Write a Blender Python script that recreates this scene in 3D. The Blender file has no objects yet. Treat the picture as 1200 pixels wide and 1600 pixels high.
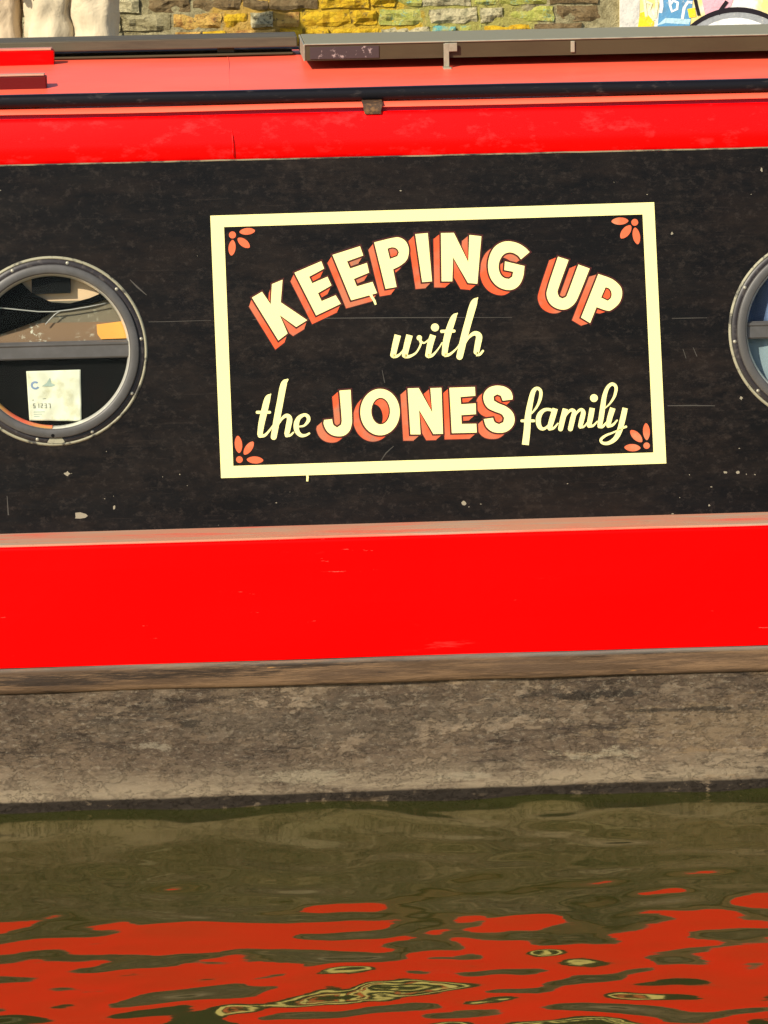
import bpy, bmesh, math, random
import numpy as np
from mathutils import Vector, noise, geometry
random.seed(7)
S = bpy.context.scene
COL = S.collection
PI = math.pi

# ------------------------------------------------------------------ camera
F = 5000.0                                   # focal length in pixels of the 1200 x 1600 photograph
PITCH = math.atan(1030/F); YAW = math.radians(2.7); ROLL = math.atan(0.019)
_f = Vector((math.sin(YAW)*math.cos(PITCH), math.cos(YAW)*math.cos(PITCH), -math.sin(PITCH)))
_r = Vector((math.cos(YAW), -math.sin(YAW), 0)); _u = _r.cross(_f)
RT = _r*math.cos(ROLL) - _u*math.sin(ROLL); UP = _u*math.cos(ROLL) + _r*math.sin(ROLL)
CAM = Vector((-6.5*_f.x/_f.y, -6.5, 1.95))
cd = bpy.data.cameras.new('camera'); co = bpy.data.objects.new('camera', cd); COL.objects.link(co)
from mathutils import Matrix
m = Matrix((RT, UP, -_f)).transposed().to_4x4(); m.translation = CAM; co.matrix_world = m
cd.sensor_fit = 'VERTICAL'; cd.sensor_height = 36; cd.lens = F/1600*36
cd.clip_start = 0.1; cd.clip_end = 2000
S.camera = co
S.render.resolution_x = 768; S.render.resolution_y = 1024

# ------------------------------------------------------------------ light
SUN_AZ = math.radians(43); SUN_EL = math.radians(35)       # from the left, behind the photographer
sd = Vector((-math.sin(SUN_AZ)*math.cos(SUN_EL), -math.cos(SUN_AZ)*math.cos(SUN_EL), math.sin(SUN_EL)))
W = bpy.data.worlds.new('World'); S.world = W; W.use_nodes = True
wn = W.node_tree.nodes; wl = W.node_tree.links
sky = wn.new('ShaderNodeTexSky'); sky.sky_type = 'NISHITA'; sky.sun_disc = False
sky.sun_elevation = SUN_EL; sky.sun_rotation = math.atan2(sd.x, sd.y)
wl.new(sky.outputs[0], wn['Background'].inputs[0]); wn['Background'].inputs[1].default_value = 0.11
ld = bpy.data.lights.new('sun', 'SUN'); ld.energy = 5.0; ld.angle = math.radians(0.5); ld.color = (1, .91, .74)
lo = bpy.data.objects.new('sun', ld); COL.objects.link(lo)
lo.rotation_euler = sd.to_track_quat('Z', 'Y').to_euler(); lo.location = (-6, -6, 8)
S.view_settings.view_transform = 'Standard'; S.view_settings.look = 'None'
S.view_settings.exposure = 0.45; S.view_settings.gamma = 1

# ------------------------------------------------------------------ pixel helpers (measuring the photograph)
def ray(px, py): return (_f + RT*((px-600)/F) + UP*((800-py)/F))
def aty(px, py, y):
    d = ray(px, py); return CAM + d*((y-CAM.y)/d.y)

# ------------------------------------------------------------------ material helper
def lin(c):
    if isinstance(c, str):
        c = [int(c[i:i+2], 16)/255 for i in (0, 2, 4)]
        c = [x/12.92 if x <= .04045 else ((x+.055)/1.055)**2.4 for x in c]
    return tuple(c)+(1,)
class Mat:
    def __init__(s, name, base, rough=.5, spec=.5, metal=0, ior=1.5):
        s.m = bpy.data.materials.new(name); s.m.use_nodes = True
        s.t = s.m.node_tree; s.n = s.t.nodes; s.b = s.n['Principled BSDF']
        s.b.inputs['Base Color'].default_value = lin(base); s.b.inputs['Roughness'].default_value = rough
        s.b.inputs['Specular IOR Level'].default_value = spec; s.b.inputs['Metallic'].default_value = metal
        s.b.inputs['IOR'].default_value = ior; s.col = None; s.base = lin(base)
        s.tc = None
    def coord(s, scale=(1, 1, 1), space='Object'):
        if space == 'World':
            g = s.n.new('ShaderNodeNewGeometry').outputs['Position']
        else:
            g = s.n.new('ShaderNodeTexCoord').outputs[space]
        mp = s.n.new('ShaderNodeMapping'); mp.inputs['Scale'].default_value = scale
        s.t.links.new(g, mp.inputs[0]); return mp.outputs[0]
    def noise(s, scale, detail=4, rough=.6, stretch=(1, 1, 1), space='Object', dist=0):
        n = s.n.new('ShaderNodeTexNoise'); n.inputs['Scale'].default_value = scale
        n.inputs['Detail'].default_value = detail; n.inputs['Roughness'].default_value = rough
        n.inputs['Distortion'].default_value = dist
        s.t.links.new(s.coord(stretch, space), n.inputs['Vector']); return n.outputs[0]
    def ramp(s, fac, lo, hi, a=0., b=1.):
        r = s.n.new('ShaderNodeMapRange'); r.clamp = True
        for i, v in ((1, lo), (2, hi), (3, a), (4, b)): r.inputs[i].default_value = v
        s.t.links.new(fac, r.inputs[0]); return r.outputs[0]
    def math(s, op, a, b):
        n = s.n.new('ShaderNodeMath'); n.operation = op
        for i, v in ((0, a), (1, b)):
            if isinstance(v, (int, float)): n.inputs[i].default_value = v
            else: s.t.links.new(v, n.inputs[i])
        return n.outputs[0]
    def over(s, color, fac):                       # lay a colour over what is there
        x = s.n.new('ShaderNodeMix'); x.data_type = 'RGBA'
        if s.col is None: x.inputs[6].default_value = s.base
        else: s.t.links.new(s.col, x.inputs[6])
        x.inputs[7].default_value = lin(color)
        if isinstance(fac, (int, float)): x.inputs[0].default_value = fac
        else: s.t.links.new(fac, x.inputs[0])
        s.col = x.outputs[2]; s.t.links.new(s.col, s.b.inputs['Base Color']); return s
    def rough(s, fac): s.t.links.new(fac, s.b.inputs['Roughness']); return s
    def bump(s, fac, strength=.3, dist=.01):
        b = s.n.new('ShaderNodeBump'); b.inputs['Strength'].default_value = strength; b.inputs['Distance'].default_value = dist
        s.t.links.new(fac, b.inputs['Height'])
        if s.b.inputs['Normal'].is_linked: s.t.links.new(s.b.inputs['Normal'].links[0].from_socket, b.inputs['Normal'])
        s.t.links.new(b.outputs[0], s.b.inputs['Normal']); return s
    def z(s):                                      # world height
        g = s.n.new('ShaderNodeNewGeometry'); x = s.n.new('ShaderNodeSeparateXYZ')
        s.t.links.new(g.outputs['Position'], x.inputs[0]); return x.outputs[2]

# red paint of the gunwale side: strong, fairly clean
M = {}
a = Mat('red_gunwale_paint', (.88, .0, .0), .5, .05)
a.over((.72, .06, .05), a.math('MULTIPLY', a.ramp(a.noise(9, 6, .7, (.35, 1, 3)), .62, .70), a.ramp(a.noise(1.7, 2), .50, .62, 0, .6)))
a.over((.55, .0, .0), a.ramp(a.noise(2.2, 3, .6, (.5, 1, 2)), .55, .8, 0, .35))
a.over((.45, .22, .16), a.ramp(a.noise(34, 5, .75, (.16, 1, 2.2)), .685, .72, 0, .7))
a.bump(a.noise(3, 2, .5, (.5, 1, 1)), .25, .02); M['red'] = a.m
a = Mat('red_cabin_band_paint', (.86, .0, .0), .38, .16)
a.over((.80, .07, .07), a.ramp(a.noise(28, 5, .7, (.5, 1, 1)), .55, .75, 0, .35))
a.over((.62, .0, .0), a.ramp(a.noise(3, 3), .5, .75, 0, .3))
a.bump(a.noise(5, 3, .5, (.6, 1, 1)), .2, .01); M['redband'] = a.m
a = Mat('red_chalky_roof_paint', (.88, .10, .05), .45, .35)
a.over((.82, .135, .075), a.ramp(a.noise(6, 6, .7, (.5, 1.5, 1)), .42, .7, 0, .6))
a.over((.36, .12, .08), a.ramp(a.noise(30, 6, .75, (.5, 1, 1)), .66, .74, 0, .6))
a.bump(a.noise(60, 3), .1, .003); M['redroof'] = a.m
M['lipreflect'] = Mat('maroon_lip_reflection', (.22, .0, .018), .5, .3).m  # reflection under the roof lip, put into the colour as dark maroon
M['reddark'] = Mat('dark_red', (.095, .002, .002), .5, .2).m
a = Mat('worn_ledge_paint', (.46, .21, .13), .5, .4)
a.over((.72, .06, .04), a.ramp(a.noise(10, 5, .65, (.3, 2, 1)), .50, .66, 0, .75))
a.over((.36, .27, .19), a.ramp(a.noise(16, 6, .7, (.2, 2, 1)), .50, .62, 0, .8))
a.over((.10, .06, .05), a.ramp(a.noise(70, 5, .75, (.4, 1, 1)), .66, .72, 0, .7)); M['ledge'] = a.m
# black cabin side: dull, dusty, wiped sideways
a = Mat('black_cabin_paint', (.0025, .002, .002), .35, .16)
a.over((0.0111, 0.0070, 0.0050), a.ramp(a.noise(12, 8, .75, (.30, 1, 1)), .44, .66, 0, .9))
a.over((0.0281, 0.0193, 0.0143), a.math('MULTIPLY', a.ramp(a.noise(44, 8, .8, (.55, 1, 1)), .48, .66), a.ramp(a.noise(3.2, 4, .6), .40, .70, 0, .9)))
a.over((0.0235, 0.0169, 0.0132), a.ramp(a.noise(120, 2, .6, (.06, 1, 1.6)), .66, .74, 0, .35))
a.over((0.0852, 0.0597, 0.0431), a.ramp(a.noise(120, 3, .6), .78, .82, 0, .5))
a.over((0.0333, 0.0252, 0.0203), a.ramp(a.noise(75, 8, .8, (.7, 1, 1)), .53, .64, 0, .45))
a.rough(a.ramp(a.noise(20, 6, .7, (.3, 1, 1)), .3, .7, .28, .55))
a.bump(a.noise(7, 3, .5, (.5, 1, 1)), .12, .01).bump(a.noise(160, 4, .7, (.3, 1, 1)), .06, .002); M['black'] = a.m
a = Mat('dusty_edge', (.20, .17, .10), .8, .2)
a.over((.03, .028, .025), a.ramp(a.noise(60, 4, .7, (.3, 1, 1)), .45, .6)); M['dust'] = a.m
a = Mat('black_rail_paint', (.005, .0045, .006), .35, .22)
a.over((.06, .05, .045), a.ramp(a.noise(60, 5, .7, (.3, 1, 1)), .58, .75, 0, .8)); M['rail'] = a.m
a = Mat('rusty_bracket', (.055, .03, .016), .7, .3)
a.over((.16, .08, .03), a.ramp(a.noise(90, 4), .5, .7)); M['rust'] = a.m
# weathered hull blacking
a = Mat('weathered_hull_blacking', (0.1056, 0.0730, 0.0479), .8, .25)
a.over((0.1774, 0.1255, 0.0798), a.ramp(a.noise(7, 10, .82, (.4, 1, 1)), .45, .55, 0, .95))
a.over((0.0380, 0.0255, 0.0179), a.ramp(a.noise(10, 10, .82, (.14, 1, 1)), .53, .585, 0, .9))
a.over((0.2787, 0.2079, 0.1373), a.math('MULTIPLY', a.ramp(a.noise(20, 9, .76, (.45, 1, .9)), .50, .56), a.ramp(a.noise(2.6, 5, .65, (.6, 1, 1.6)), .45, .56, 0, .95)))
a.over((0.1098, 0.0876, 0.0670), a.ramp(a.noise(30, 6, .7, (2.2, 1, .35)), .56, .70, 0, .4))
def spot(m_, px, py, rx, rz_, lo_=.9, hi_=.35):
    p = aty(px, py, 0); x = m_.n.new('ShaderNodeSeparateXYZ'); m_.t.links.new(m_.n.new('ShaderNodeNewGeometry').outputs['Position'], x.inputs[0])
    dx = m_.math('DIVIDE', m_.math('SUBTRACT', x.outputs[0], p.x), rx); dz = m_.math('DIVIDE', m_.math('SUBTRACT', x.outputs[2], p.z), rz_)
    d = m_.math('SQRT', m_.math('ADD', m_.math('MULTIPLY', dx, dx), m_.math('MULTIPLY', dz, dz)), 0)
    d = m_.math('ADD', d, m_.math('MULTIPLY', m_.math('SUBTRACT', m_.noise(19, 10, .8, (.4, 1, 1)), .5), 7.5))
    return m_.ramp(d, lo_, lo_-.22, 0, 1)
a.over((0.2166, 0.1539, 0.0912), a.math('MULTIPLY', spot(a, 1100, 1130, .24, .055), .75))
a.over((0.0969, 0.0741, 0.0513), a.math('MULTIPLY', spot(a, 520, 1130, .5, .05), .55))
a.over((0.3078, 0.2565, 0.1710), a.math('MULTIPLY', spot(a, 945, 1178, .075, .016), .9)); a.over((0.2850, 0.2394, 0.1653), a.math('MULTIPLY', spot(a, 740, 1213, .10, .009), .85))
a.over((0.2736, 0.2280, 0.1596), a.math('MULTIPLY', spot(a, 250, 1165, .05, .014), .8)); a.over((0.2964, 0.2508, 0.1710), a.math('MULTIPLY', spot(a, 470, 1212, .10, .016), .8))
a.over((0.0228, 0.0171, 0.0125), a.math('MULTIPLY', spot(a, 925, 1086, .15, .010), .85)); a.over((0.0342, 0.0262, 0.0182), a.math('MULTIPLY', spot(a, 1080, 1108, .14, .005), .8)); a.over((0.0342, 0.0262, 0.0182), a.math('MULTIPLY', spot(a, 290, 1130, .03, .010), .8))
a.over((0.0399, 0.0319, 0.0228), a.ramp(a.noise(105, 7, .8, (.45, 1, 1)), .52, .59, 0, .5)); a.over((0.2964, 0.2451, 0.1767), a.ramp(a.noise(120, 7, .8, (.5, 1, 1.1)), .54, .60, 0, .55))
scum = a.math('MULTIPLY', a.ramp(a.z(), .085, .015), a.ramp(a.z(), .000, .018))
a.over((0.3379, 0.2663, 0.1756), a.math('MULTIPLY', scum, a.ramp(a.noise(16, 8, .78, (.3, 1, 1.5)), .38, .54, 0, .95)))
a.over((0.0119, 0.0080, 0.0051), a.ramp(a.math('ADD', a.z(), a.math('MULTIPLY', a.noise(5, 3, .6, (1, 1, .1)), .012)), .016, .012, 0, .9))
a.over((0.2872, 0.2116, 0.1341), a.math('MULTIPLY', a.ramp(a.noise(55, 6, .7, (.5, 1, 1)), .57, .62), a.ramp(a.noise(4, 5, .65, (.5, 1, 1)), .46, .58, 0, .8)))
a.over((0.0422, 0.0292, 0.0192), a.math('MULTIPLY', a.ramp(a.noise(70, 6, .75, (.35, 1, 1)), .55, .60), a.ramp(a.noise(5, 5, .65, (.3, 1, 1.2)), .48, .58, 0, .8)))
a.over((0.0169, 0.0124, 0.0089), a.ramp(a.noise(60, 4, .7, (.7, 1, 1)), .70, .74, 0, .8))
a.over((0.0249, 0.0182, 0.0119), a.math('MULTIPLY', a.ramp(a.noise(42, 8, .75, (.07, 1, 1)), .55, .61), a.ramp(a.noise(2.2, 4, .6, (.7, 1, 1)), .47, .60, 0, .75)))
a.over((0.2668, 0.1733, 0.0866), a.math('MULTIPLY', a.ramp(a.noise(36, 8, .75, (.09, 1, 1)), .56, .62), a.ramp(a.noise(2.9, 4, .6, (.7, 1, 1)), .50, .62, 0, .7)))
fl = a.ramp(a.noise(20, 9, .76, (.45, 1, .9)), .50, .53)
a.bump(fl, 1., .006).bump(a.noise(15, 10, .84, (.5, 1, 1)), 1., .016).bump(a.noise(60, 3, .6, (.4, 1, 1)), .2, .003); M['hull'] = a.m
a = Mat('worn_rubbing_strake', (0.0768, 0.0449, 0.0243), .7, .25)
a.over((0.1664, 0.0983, 0.0511), a.ramp(a.noise(12, 10, .8, (.10, 1, 1.6)), .47, .56, 0, .95))
a.over((0.0192, 0.0118, 0.0073), a.ramp(a.noise(17, 10, .8, (.09, 1, 1.6)), .52, .58, 0, .9))
a.over((0.1408, 0.1292, 0.1094), a.math('MULTIPLY', a.ramp(a.z(), .290, .297), a.ramp(a.noise(9, 6, .7, (.2, 1, 1)), .35, .55, 0, .8)))
a.over((0.3968, 0.2022, 0.0632), a.ramp(a.noise(26, 4, .7, (.18, 1, 1)), .70, .74, 0, .8))
a.bump(a.noise(30, 8, .75, (.2, 1, 1)), .6, .008); M['strake'] = a.m
# sign paints
a = Mat('cream_sign_paint', (.84, .77, .33), .5, .2)
a.over((.78, .64, .36), a.ramp(a.noise(30, 5, .7), .55, .75, 0, .5)); M['cream'] = a.m
a = Mat('orange_shade_paint', (.66, .085, .027), .5, .2)
a.over((.34, .165, .09), a.ramp(a.noise(11, 3, .6), .46, .62, 0, .65))
a.over((.21, .15, .10), a.ramp(a.noise(17, 3, .6), .58, .70, 0, .6)); M['orange'] = a.m
M['maroon'] = Mat('maroon_outline_paint', (.045, .006, .004), .5, .3).m
a = Mat('salmon_petal_paint', (.66, .125, .05), .5, .2)
a.over((.56, .20, .10), a.ramp(a.noise(20, 3), .5, .7)); M['petal'] = a.m
M['scratch'] = Mat('scratch_grey', (.052, .046, .038), .6, .3).m
M['chip'] = Mat('pale_paint_chip', (.24, .21, .15), .7, .3).m
# porthole
a = Mat('anodised_grey_rim', (.070, .066, .062), .45, .4, .2)
a.over((.095, .09, .088), a.ramp(a.noise(30, 4), .45, .7, 0, .7)); M['alu'] = a.m
a = Mat('dull_rim_bead', (.27, .25, .17), .6, .4); a.over((.06, .055, .045), a.ramp(a.noise(45, 4), .52, .62)); M['bead'] = a.m
a = Mat('black_rim_ring', (.018, .014, .015), .45, .4); a.over((.06, .05, .045), a.ramp(a.noise(60, 4), .55, .7)); M['ring'] = a.m
M['bright'] = Mat('bright_aluminium', (.62, .60, .52), .35, .5, .5).m
M['screw'] = Mat('dull_screw', (.30, .28, .22), .45, .5, .4).m
M['dark'] = Mat('black_void', (.004, .004, .004), .9, .1).m
g = bpy.data.materials.new('window_glass'); g.use_nodes = True; gn = g.node_tree.nodes; gl = g.node_tree.links
gn.remove(gn['Principled BSDF']); tr = gn.new('ShaderNodeBsdfTransparent'); tr.inputs[0].default_value = (.95, .97, .96, 1)
gg = gn.new('ShaderNodeBsdfGlossy'); gg.inputs['Roughness'].default_value = .03; lw = gn.new('ShaderNodeLayerWeight'); pw = gn.new('ShaderNodeMath'); pw.operation = 'POWER'; pw.inputs[1].default_value = 5; fr = gn.new('ShaderNodeMapRange'); fr.inputs[3].default_value = .004; gl.new(lw.outputs['Facing'], pw.inputs[0]); gl.new(pw.outputs[0], fr.inputs[0]); mx = gn.new('ShaderNodeMixShader')
gl.new(fr.outputs[0], mx.inputs[0]); gl.new(tr.outputs[0], mx.inputs[1]); gl.new(gg.outputs[0], mx.inputs[2])
gl.new(mx.outputs[0], gn['Material Output'].inputs[0]); M['glass'] = g
# inside
M['tan'] = Mat('tan_board', (.62, .42, .26), .7, .2).m
a = Mat('mottled_board', (.16, .13, .09), .8, .2); a.over((.34, .30, .22), a.ramp(a.noise(55, 5, .7), .55, .72)); M['mottled'] = a.m
a = Mat('brown_board', (.20, .12, .07), .7, .2); a.over((.60, .57, .45), a.math('MULTIPLY', a.ramp(a.noise(90, 4, .7), .54, .62), a.ramp(a.noise(9, 2), .5, .56))); M['brown'] = a.m
M['orangebox'] = Mat('orange_card', (.75, .32, .06), .6, .3).m
M['blackcloth'] = Mat('black_cloth', (.002, .002, .002), .9, .02).m
a = Mat('dark_cloth', (.005, .0045, .0045), .9, .05); a.over((.012, .007, .007), a.ramp(a.noise(7, 3), .5, .7)); M['darkcloth'] = a.m
a = Mat('blue_cloth', (.16, .22, .36), .8, .2); a.over((.05, .07, .14), a.ramp(a.noise(14, 3, .5, (1, 1, .3)), .45, .6)); M['blue'] = a.m
a = Mat('pale_blue_cloth', (.20, .25, .28), .8, .2); a.over((.10, .13, .16), a.ramp(a.noise(14, 3, .5, (1, 1, .3)), .45, .6)); M['paleblue'] = a.m
M['lining'] = Mat('cabin_lining', (.16, .10, .06), .7, .2).m
M['wire'] = Mat('grey_cable', (.34, .32, .30), .6, .3).m
a = Mat('notice_paper', (.66, .64, .50), .7, .2)
a.over((.50, .46, .30), a.ramp(a.noise(30, 4, .6), .50, .64, 0, .75)); M['paper'] = a.m
M['inkblue'] = Mat('blue_ink', (.18, .24, .36), .7, .2).m
M['inkgrey'] = Mat('grey_ink', (.20, .20, .16), .7, .2).m
M['inkpale'] = Mat('pale_green_ink', (.30, .36, .31), .7, .2).m
# roof things
a = Mat('bronze_panel_frame', (.056, .041, .018), .6, .25)
a.over((.045, .030, .013), a.ramp(a.noise(14, 5, .7, (.3, 1, 1)), .45, .65, 0, .7)); M['frame'] = a.m
a = Mat('pale_frame_edge', (.30, .285, .20), .5, .4, .2); a.over((.17, .155, .11), a.ramp(a.noise(20, 4), .5, .7)); M['frameedge'] = a.m
a = Mat('panel_glass', (.20, .185, .115), .6, .2); M['pv'] = a.m
a = Mat('weathered_plank', (.085, .07, .042), .7, .3)
a.over((.05, .04, .025), a.ramp(a.noise(18, 6, .7, (.1, 2, 1)), .48, .65, 0, .9)); M['plank'] = a.m
a = Mat('speckled_sticker', (.045, .03, .03), .6, .3); a.over((.30, .24, .22), a.ramp(a.noise(75, 4, .6), .60, .66)); M['sticker'] = a.m

# ------------------------------------------------------------------ object helpers
def link(name, me, mats, parent=None):
    o = bpy.data.objects.new(name, me); COL.objects.link(o)
    if not isinstance(mats, (list, tuple)): mats = [mats]
    if not me.materials:
        for k in mats: me.materials.append(k)
    if parent: o.parent = parent
    return o
def mesh(name, v, f, mats, parent=None, smooth=False, mi=None):
    me = bpy.data.meshes.new(name); me.from_pydata([tuple(x) for x in v], [], f); me.update()
    o = link(name, me, mats, parent)
    if mi: me.polygons.foreach_set('material_index', mi)
    bm = bmesh.new(); bm.from_mesh(me); bmesh.ops.recalc_face_normals(bm, faces=bm.faces); bm.to_mesh(me); bm.free()
    if smooth: me.polygons.foreach_set('use_smooth', [True]*len(me.polygons))
    return o
def empty(name, loc=(0, 0, 0), parent=None):
    o = bpy.data.objects.new(name, None); COL.objects.link(o); o.location = loc; o.empty_display_size = .1
    if parent: o.parent = parent
    return o
def tag(o, label=None, cat=None, group=None, kind=None):
    for k, v in (('label', label), ('category', cat), ('group', group), ('kind', kind)):
        if v: o[k] = v
    return o
def box(name, lo_, hi_, mat, parent=None, bev=.003, seg=2):
    bm = bmesh.new(); bmesh.ops.create_cube(bm, size=1)
    for v in bm.verts: v.co = Vector([(lo_[i]+hi_[i])/2 + v.co[i]*(hi_[i]-lo_[i]) for i in range(3)])
    if bev: bmesh.ops.bevel(bm, geom=bm.edges[:], offset=bev, segments=seg, affect='EDGES', profile=.5)
    me = bpy.data.meshes.new(name); bm.to_mesh(me); bm.free()
    return link(name, me, mat, parent)
def extrude_profile(name, prof, xs, mat, parent, closed=True, smooth=False, wob=None, mi=None):
    v = []; n = len(prof)
    for x in xs:
        for (y, z) in prof:
            p = Vector((x, y, z))
            if wob: p += wob(p)
            v.append(p)
    f = []
    for i in range(len(xs)-1):
        for j in range(n if closed else n-1):
            k = (j+1) % n; f.append((i*n+j, i*n+k, (i+1)*n+k, (i+1)*n+j))
    if closed: f.append(tuple(range(n))); f.append(tuple((len(xs)-1)*n+j for j in reversed(range(n))))
    return mesh(name, v, f, mat, parent, smooth)
def tube(name, pts, r, mat, parent=None, n=8):
    v = []; f = []
    pts = [Vector(p) for p in pts]
    for i, p in enumerate(pts):
        t = (pts[min(i+1, len(pts)-1)]-pts[max(i-1, 0)]).normalized()
        a_ = t.cross(Vector((0, 0, 1)) if abs(t.z) < .9 else Vector((1, 0, 0))).normalized(); b_ = t.cross(a_)
        rr = r[i] if isinstance(r, (list, tuple)) else r
        for k in range(n):
            q = 2*PI*k/n; v.append(p + (a_*math.cos(q)+b_*math.sin(q))*rr)
    for i in range(len(pts)-1):
        for k in range(n): f.append((i*n+k, i*n+(k+1) % n, (i+1)*n+(k+1) % n, (i+1)*n+k))
    f.append(tuple(range(n))); f.append(tuple((len(pts)-1)*n+k for k in range(n)))
    return mesh(name, v, f, mat, parent, True)

XS_FAR = [-6.0, -4.5, -3.2, -2.2]
XS = XS_FAR + list(np.arange(-1.5, 1.51, .05)) + [2.2, 3.2, 4.5, 6.0]
def dent(p):
    return Vector((0, .006*noise.noise(Vector((p.x*1.1, p.z*2.5, 3))) + .0025*noise.noise(Vector((p.x*4, p.z*6, 9))), 0))

# ================================================================== SETTING
WZ = -.015
def ground(name, x0, x1, y0, y1, z0, z1, mat): 
    o = box(name, (x0, y0, z0), (x1, y1, z1), mat, None, 0); tag(o, kind='structure'); return o
a = Mat('towpath_gravel', (.30, .25, .18), .9, .2); a.over((.18, .15, .11), a.ramp(a.noise(12, 8, .7), .4, .6)).bump(a.noise(60, 5), .5, .01); M['path'] = a.m
a = Mat('canal_bed_mud', (.05, .045, .025), .9, .2); M['mud'] = a.m
ground('canal_bed', -300, 300, -300, 300, -1.6, -1.2, M['mud'])
ground('far_towpath', -300, 300, 2.35, 300, -1.195, .70, M['path'])
ground('near_towpath', -300, 300, -300, -5.75, -1.195, .42, M['path'])

# water: one sheet, really rippled
rng = np.random.default_rng(8)
def grow(a0, step, end):
    o = []; x = a0; s = step
    while x < end: s *= 1.35; x += s; o.append(x)
    return o
xf = np.arange(-1.25, 1.2501, .010); right = grow(1.25, .010, 90); xs = np.array([-x for x in reversed(right)]+list(xf)+right)
yf = np.arange(-2.3, .06, .009); back = grow(2.3, .009, 5.2); front = grow(.06, .03, 2.1)
ys = np.array([-y for y in reversed(back) if y < 5.74]+list(yf)+[y for y in front if y < 2.3]+[2.349]); ys[0] = -5.749
X, Y = np.meshgrid(xs, ys)
Xw = X + .05*np.sin(2.1*Y+1.3*X+.4) + .022*np.sin(7.1*X-4.3*Y+2.) ; Yw = Y + .06*np.sin(1.7*X-2.3*Y+1.1) + .022*np.sin(5.3*X+6.1*Y)
H = np.zeros_like(X)
for lam_lo, lam_hi, n_, slope, spread in ((.34, .6, 10, .038, 1.2), (.17, .30, 18, .040, 1.05), (.09, .16, 24, .046, .9), (.05, .08, 20, .018, 1.1)):
    for k in range(n_):
        lam = rng.uniform(lam_lo, lam_hi); th = PI/2 + rng.normal(0, .45*spread); kx = 2*PI/lam*math.cos(th); ky = 2*PI/lam*math.sin(th)
        H += slope*math.sqrt(2/n_)*lam/(2*PI)*np.sin(kx*Xw+ky*Yw+rng.uniform(0, 6.28))
calm = .52 + .34*np.clip((-Y-.30)/.9, 0, 1)                   # calmer in the lee of the hull
H *= calm
H *= np.where((np.abs(X) > 1.6) | (Y < -2.6), .5, 1)
vv = np.stack([X, Y, WZ+H], -1).reshape(-1, 3)
ny, nx = X.shape; idx = np.arange(ny*nx).reshape(ny, nx)
ff = np.stack([idx[:-1, :-1], idx[:-1, 1:], idx[1:, 1:], idx[1:, :-1]], -1).reshape(-1, 4)
me = bpy.data.meshes.new('canal_water'); me.from_pydata(vv.tolist(), [], ff.tolist()); me.polygons.foreach_set('use_smooth', [True]*len(me.polygons))
a = Mat('murky_green_water', (.026, .029, .0065), .045, 1.0, 0, 1.95)
a.b.inputs['Specular Tint'].default_value = (1, .84, .46, 1)
a.bump(a.noise(24, 2, .5, (.45, 1, 1)), .035, .01)
tag(link('canal_water', me, a.m), kind='structure')

# ================================================================== NARROWBOAT
boat = empty('narrowboat', (0, 1.04, -.5)); tag(boat, 'red and black narrowboat with a painted family sign moored on the canal', 'narrowboat')
def child(o): 
    o.parent = boat; o.matrix_parent_inverse = Matrix.Translation((0, -1.04, .5)); return o
def B(o): return child(o)
YB = 2.08                                    # full beam
# hull: closed box section with dented front plate
prof = [(0, -.5)]+[(0, z) for z in np.linspace(-.1, .298, 14)]+[(YB, .298), (YB, -.5)]
B(tag(extrude_profile('hull', prof, XS, M['hull'], None, True, False, lambda p: dent(p) if p.y < .5 and p.z > -.2 else Vector()), label='weathered grey-brown hull plate above the water'))
# rubbing strake
zc = .272; prof = [(.03, zc-.027)]+[(-.003-.006*math.cos(t)**.6, zc+.027*math.sin(t)) for t in np.linspace(-PI/2+.05, PI/2-.05, 9)]+[(.03, zc+.027)]
def sw(p): return Vector((0, .003*noise.noise(Vector((p.x*6, 0, p.z*30))), .0022*noise.noise(Vector((p.x*3, 5, 0)))))
B(tag(extrude_profile('rubbing_strake', prof, XS_FAR+list(np.arange(-1.5, 1.51, .02))+[2.2, 3.2, 4.5, 6], M['strake'], None, True, True, sw), label='worn brown rubbing strake'))
# gunwale
r_ = .007
prof = [(.05, .3005), (.0005, .3005)]+[(.0005, z) for z in np.linspace(.33, .5565-r_, 6)]+[(.0005+r_-r_*math.cos(t), .5565-r_+r_*math.sin(t)) for t in np.linspace(.3, PI/2, 4)]+[(.05, .5565)]
B(tag(extrude_profile('gunwale', prof, XS, M['red'], None, True, False, dent), label='bright red gunwale side'))
B(tag(extrude_profile('gunwale_ledge', [(.0085, .552), (.0085, .5588), (.011, .5602), (.135, .5612), (.135, .552)], XS, M['ledge'], None, True, False, lambda p: Vector((0, .002*noise.noise(Vector((p.x*5, 1, 2)))+.006*noise.noise(Vector((p.x*1.1, .55*2.5, 3))), 0))), label='worn dusty top ledge of the gunwale'))
B(box('deck', (-6, .136, .50), (6, YB-.001, .552), M['lining'], None, 0))
# --- the leaning cabin side
P0 = Vector((0, .12, .5605)); LEAN = math.atan((.21-.12)/(1.3246-.56))
VV = Vector((0, math.sin(LEAN), math.cos(LEAN))); NN = Vector((0, -math.cos(LEAN), math.sin(LEAN)))
def SP(u, v, off=0.): return P0 + Vector((u, 0, 0)) + VV*v + NN*off
def UV(px, py):
    d = ray(px, py); t = (P0-CAM).dot(NN)/d.dot(NN); q = CAM+d*t-P0; return q.x, q.dot(VV)
VT = UV(600, 246)[1]
PORT = [UV(82, 549), UV(1284, 514.5)]; RP = .1985; PXM = RP/151
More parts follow.
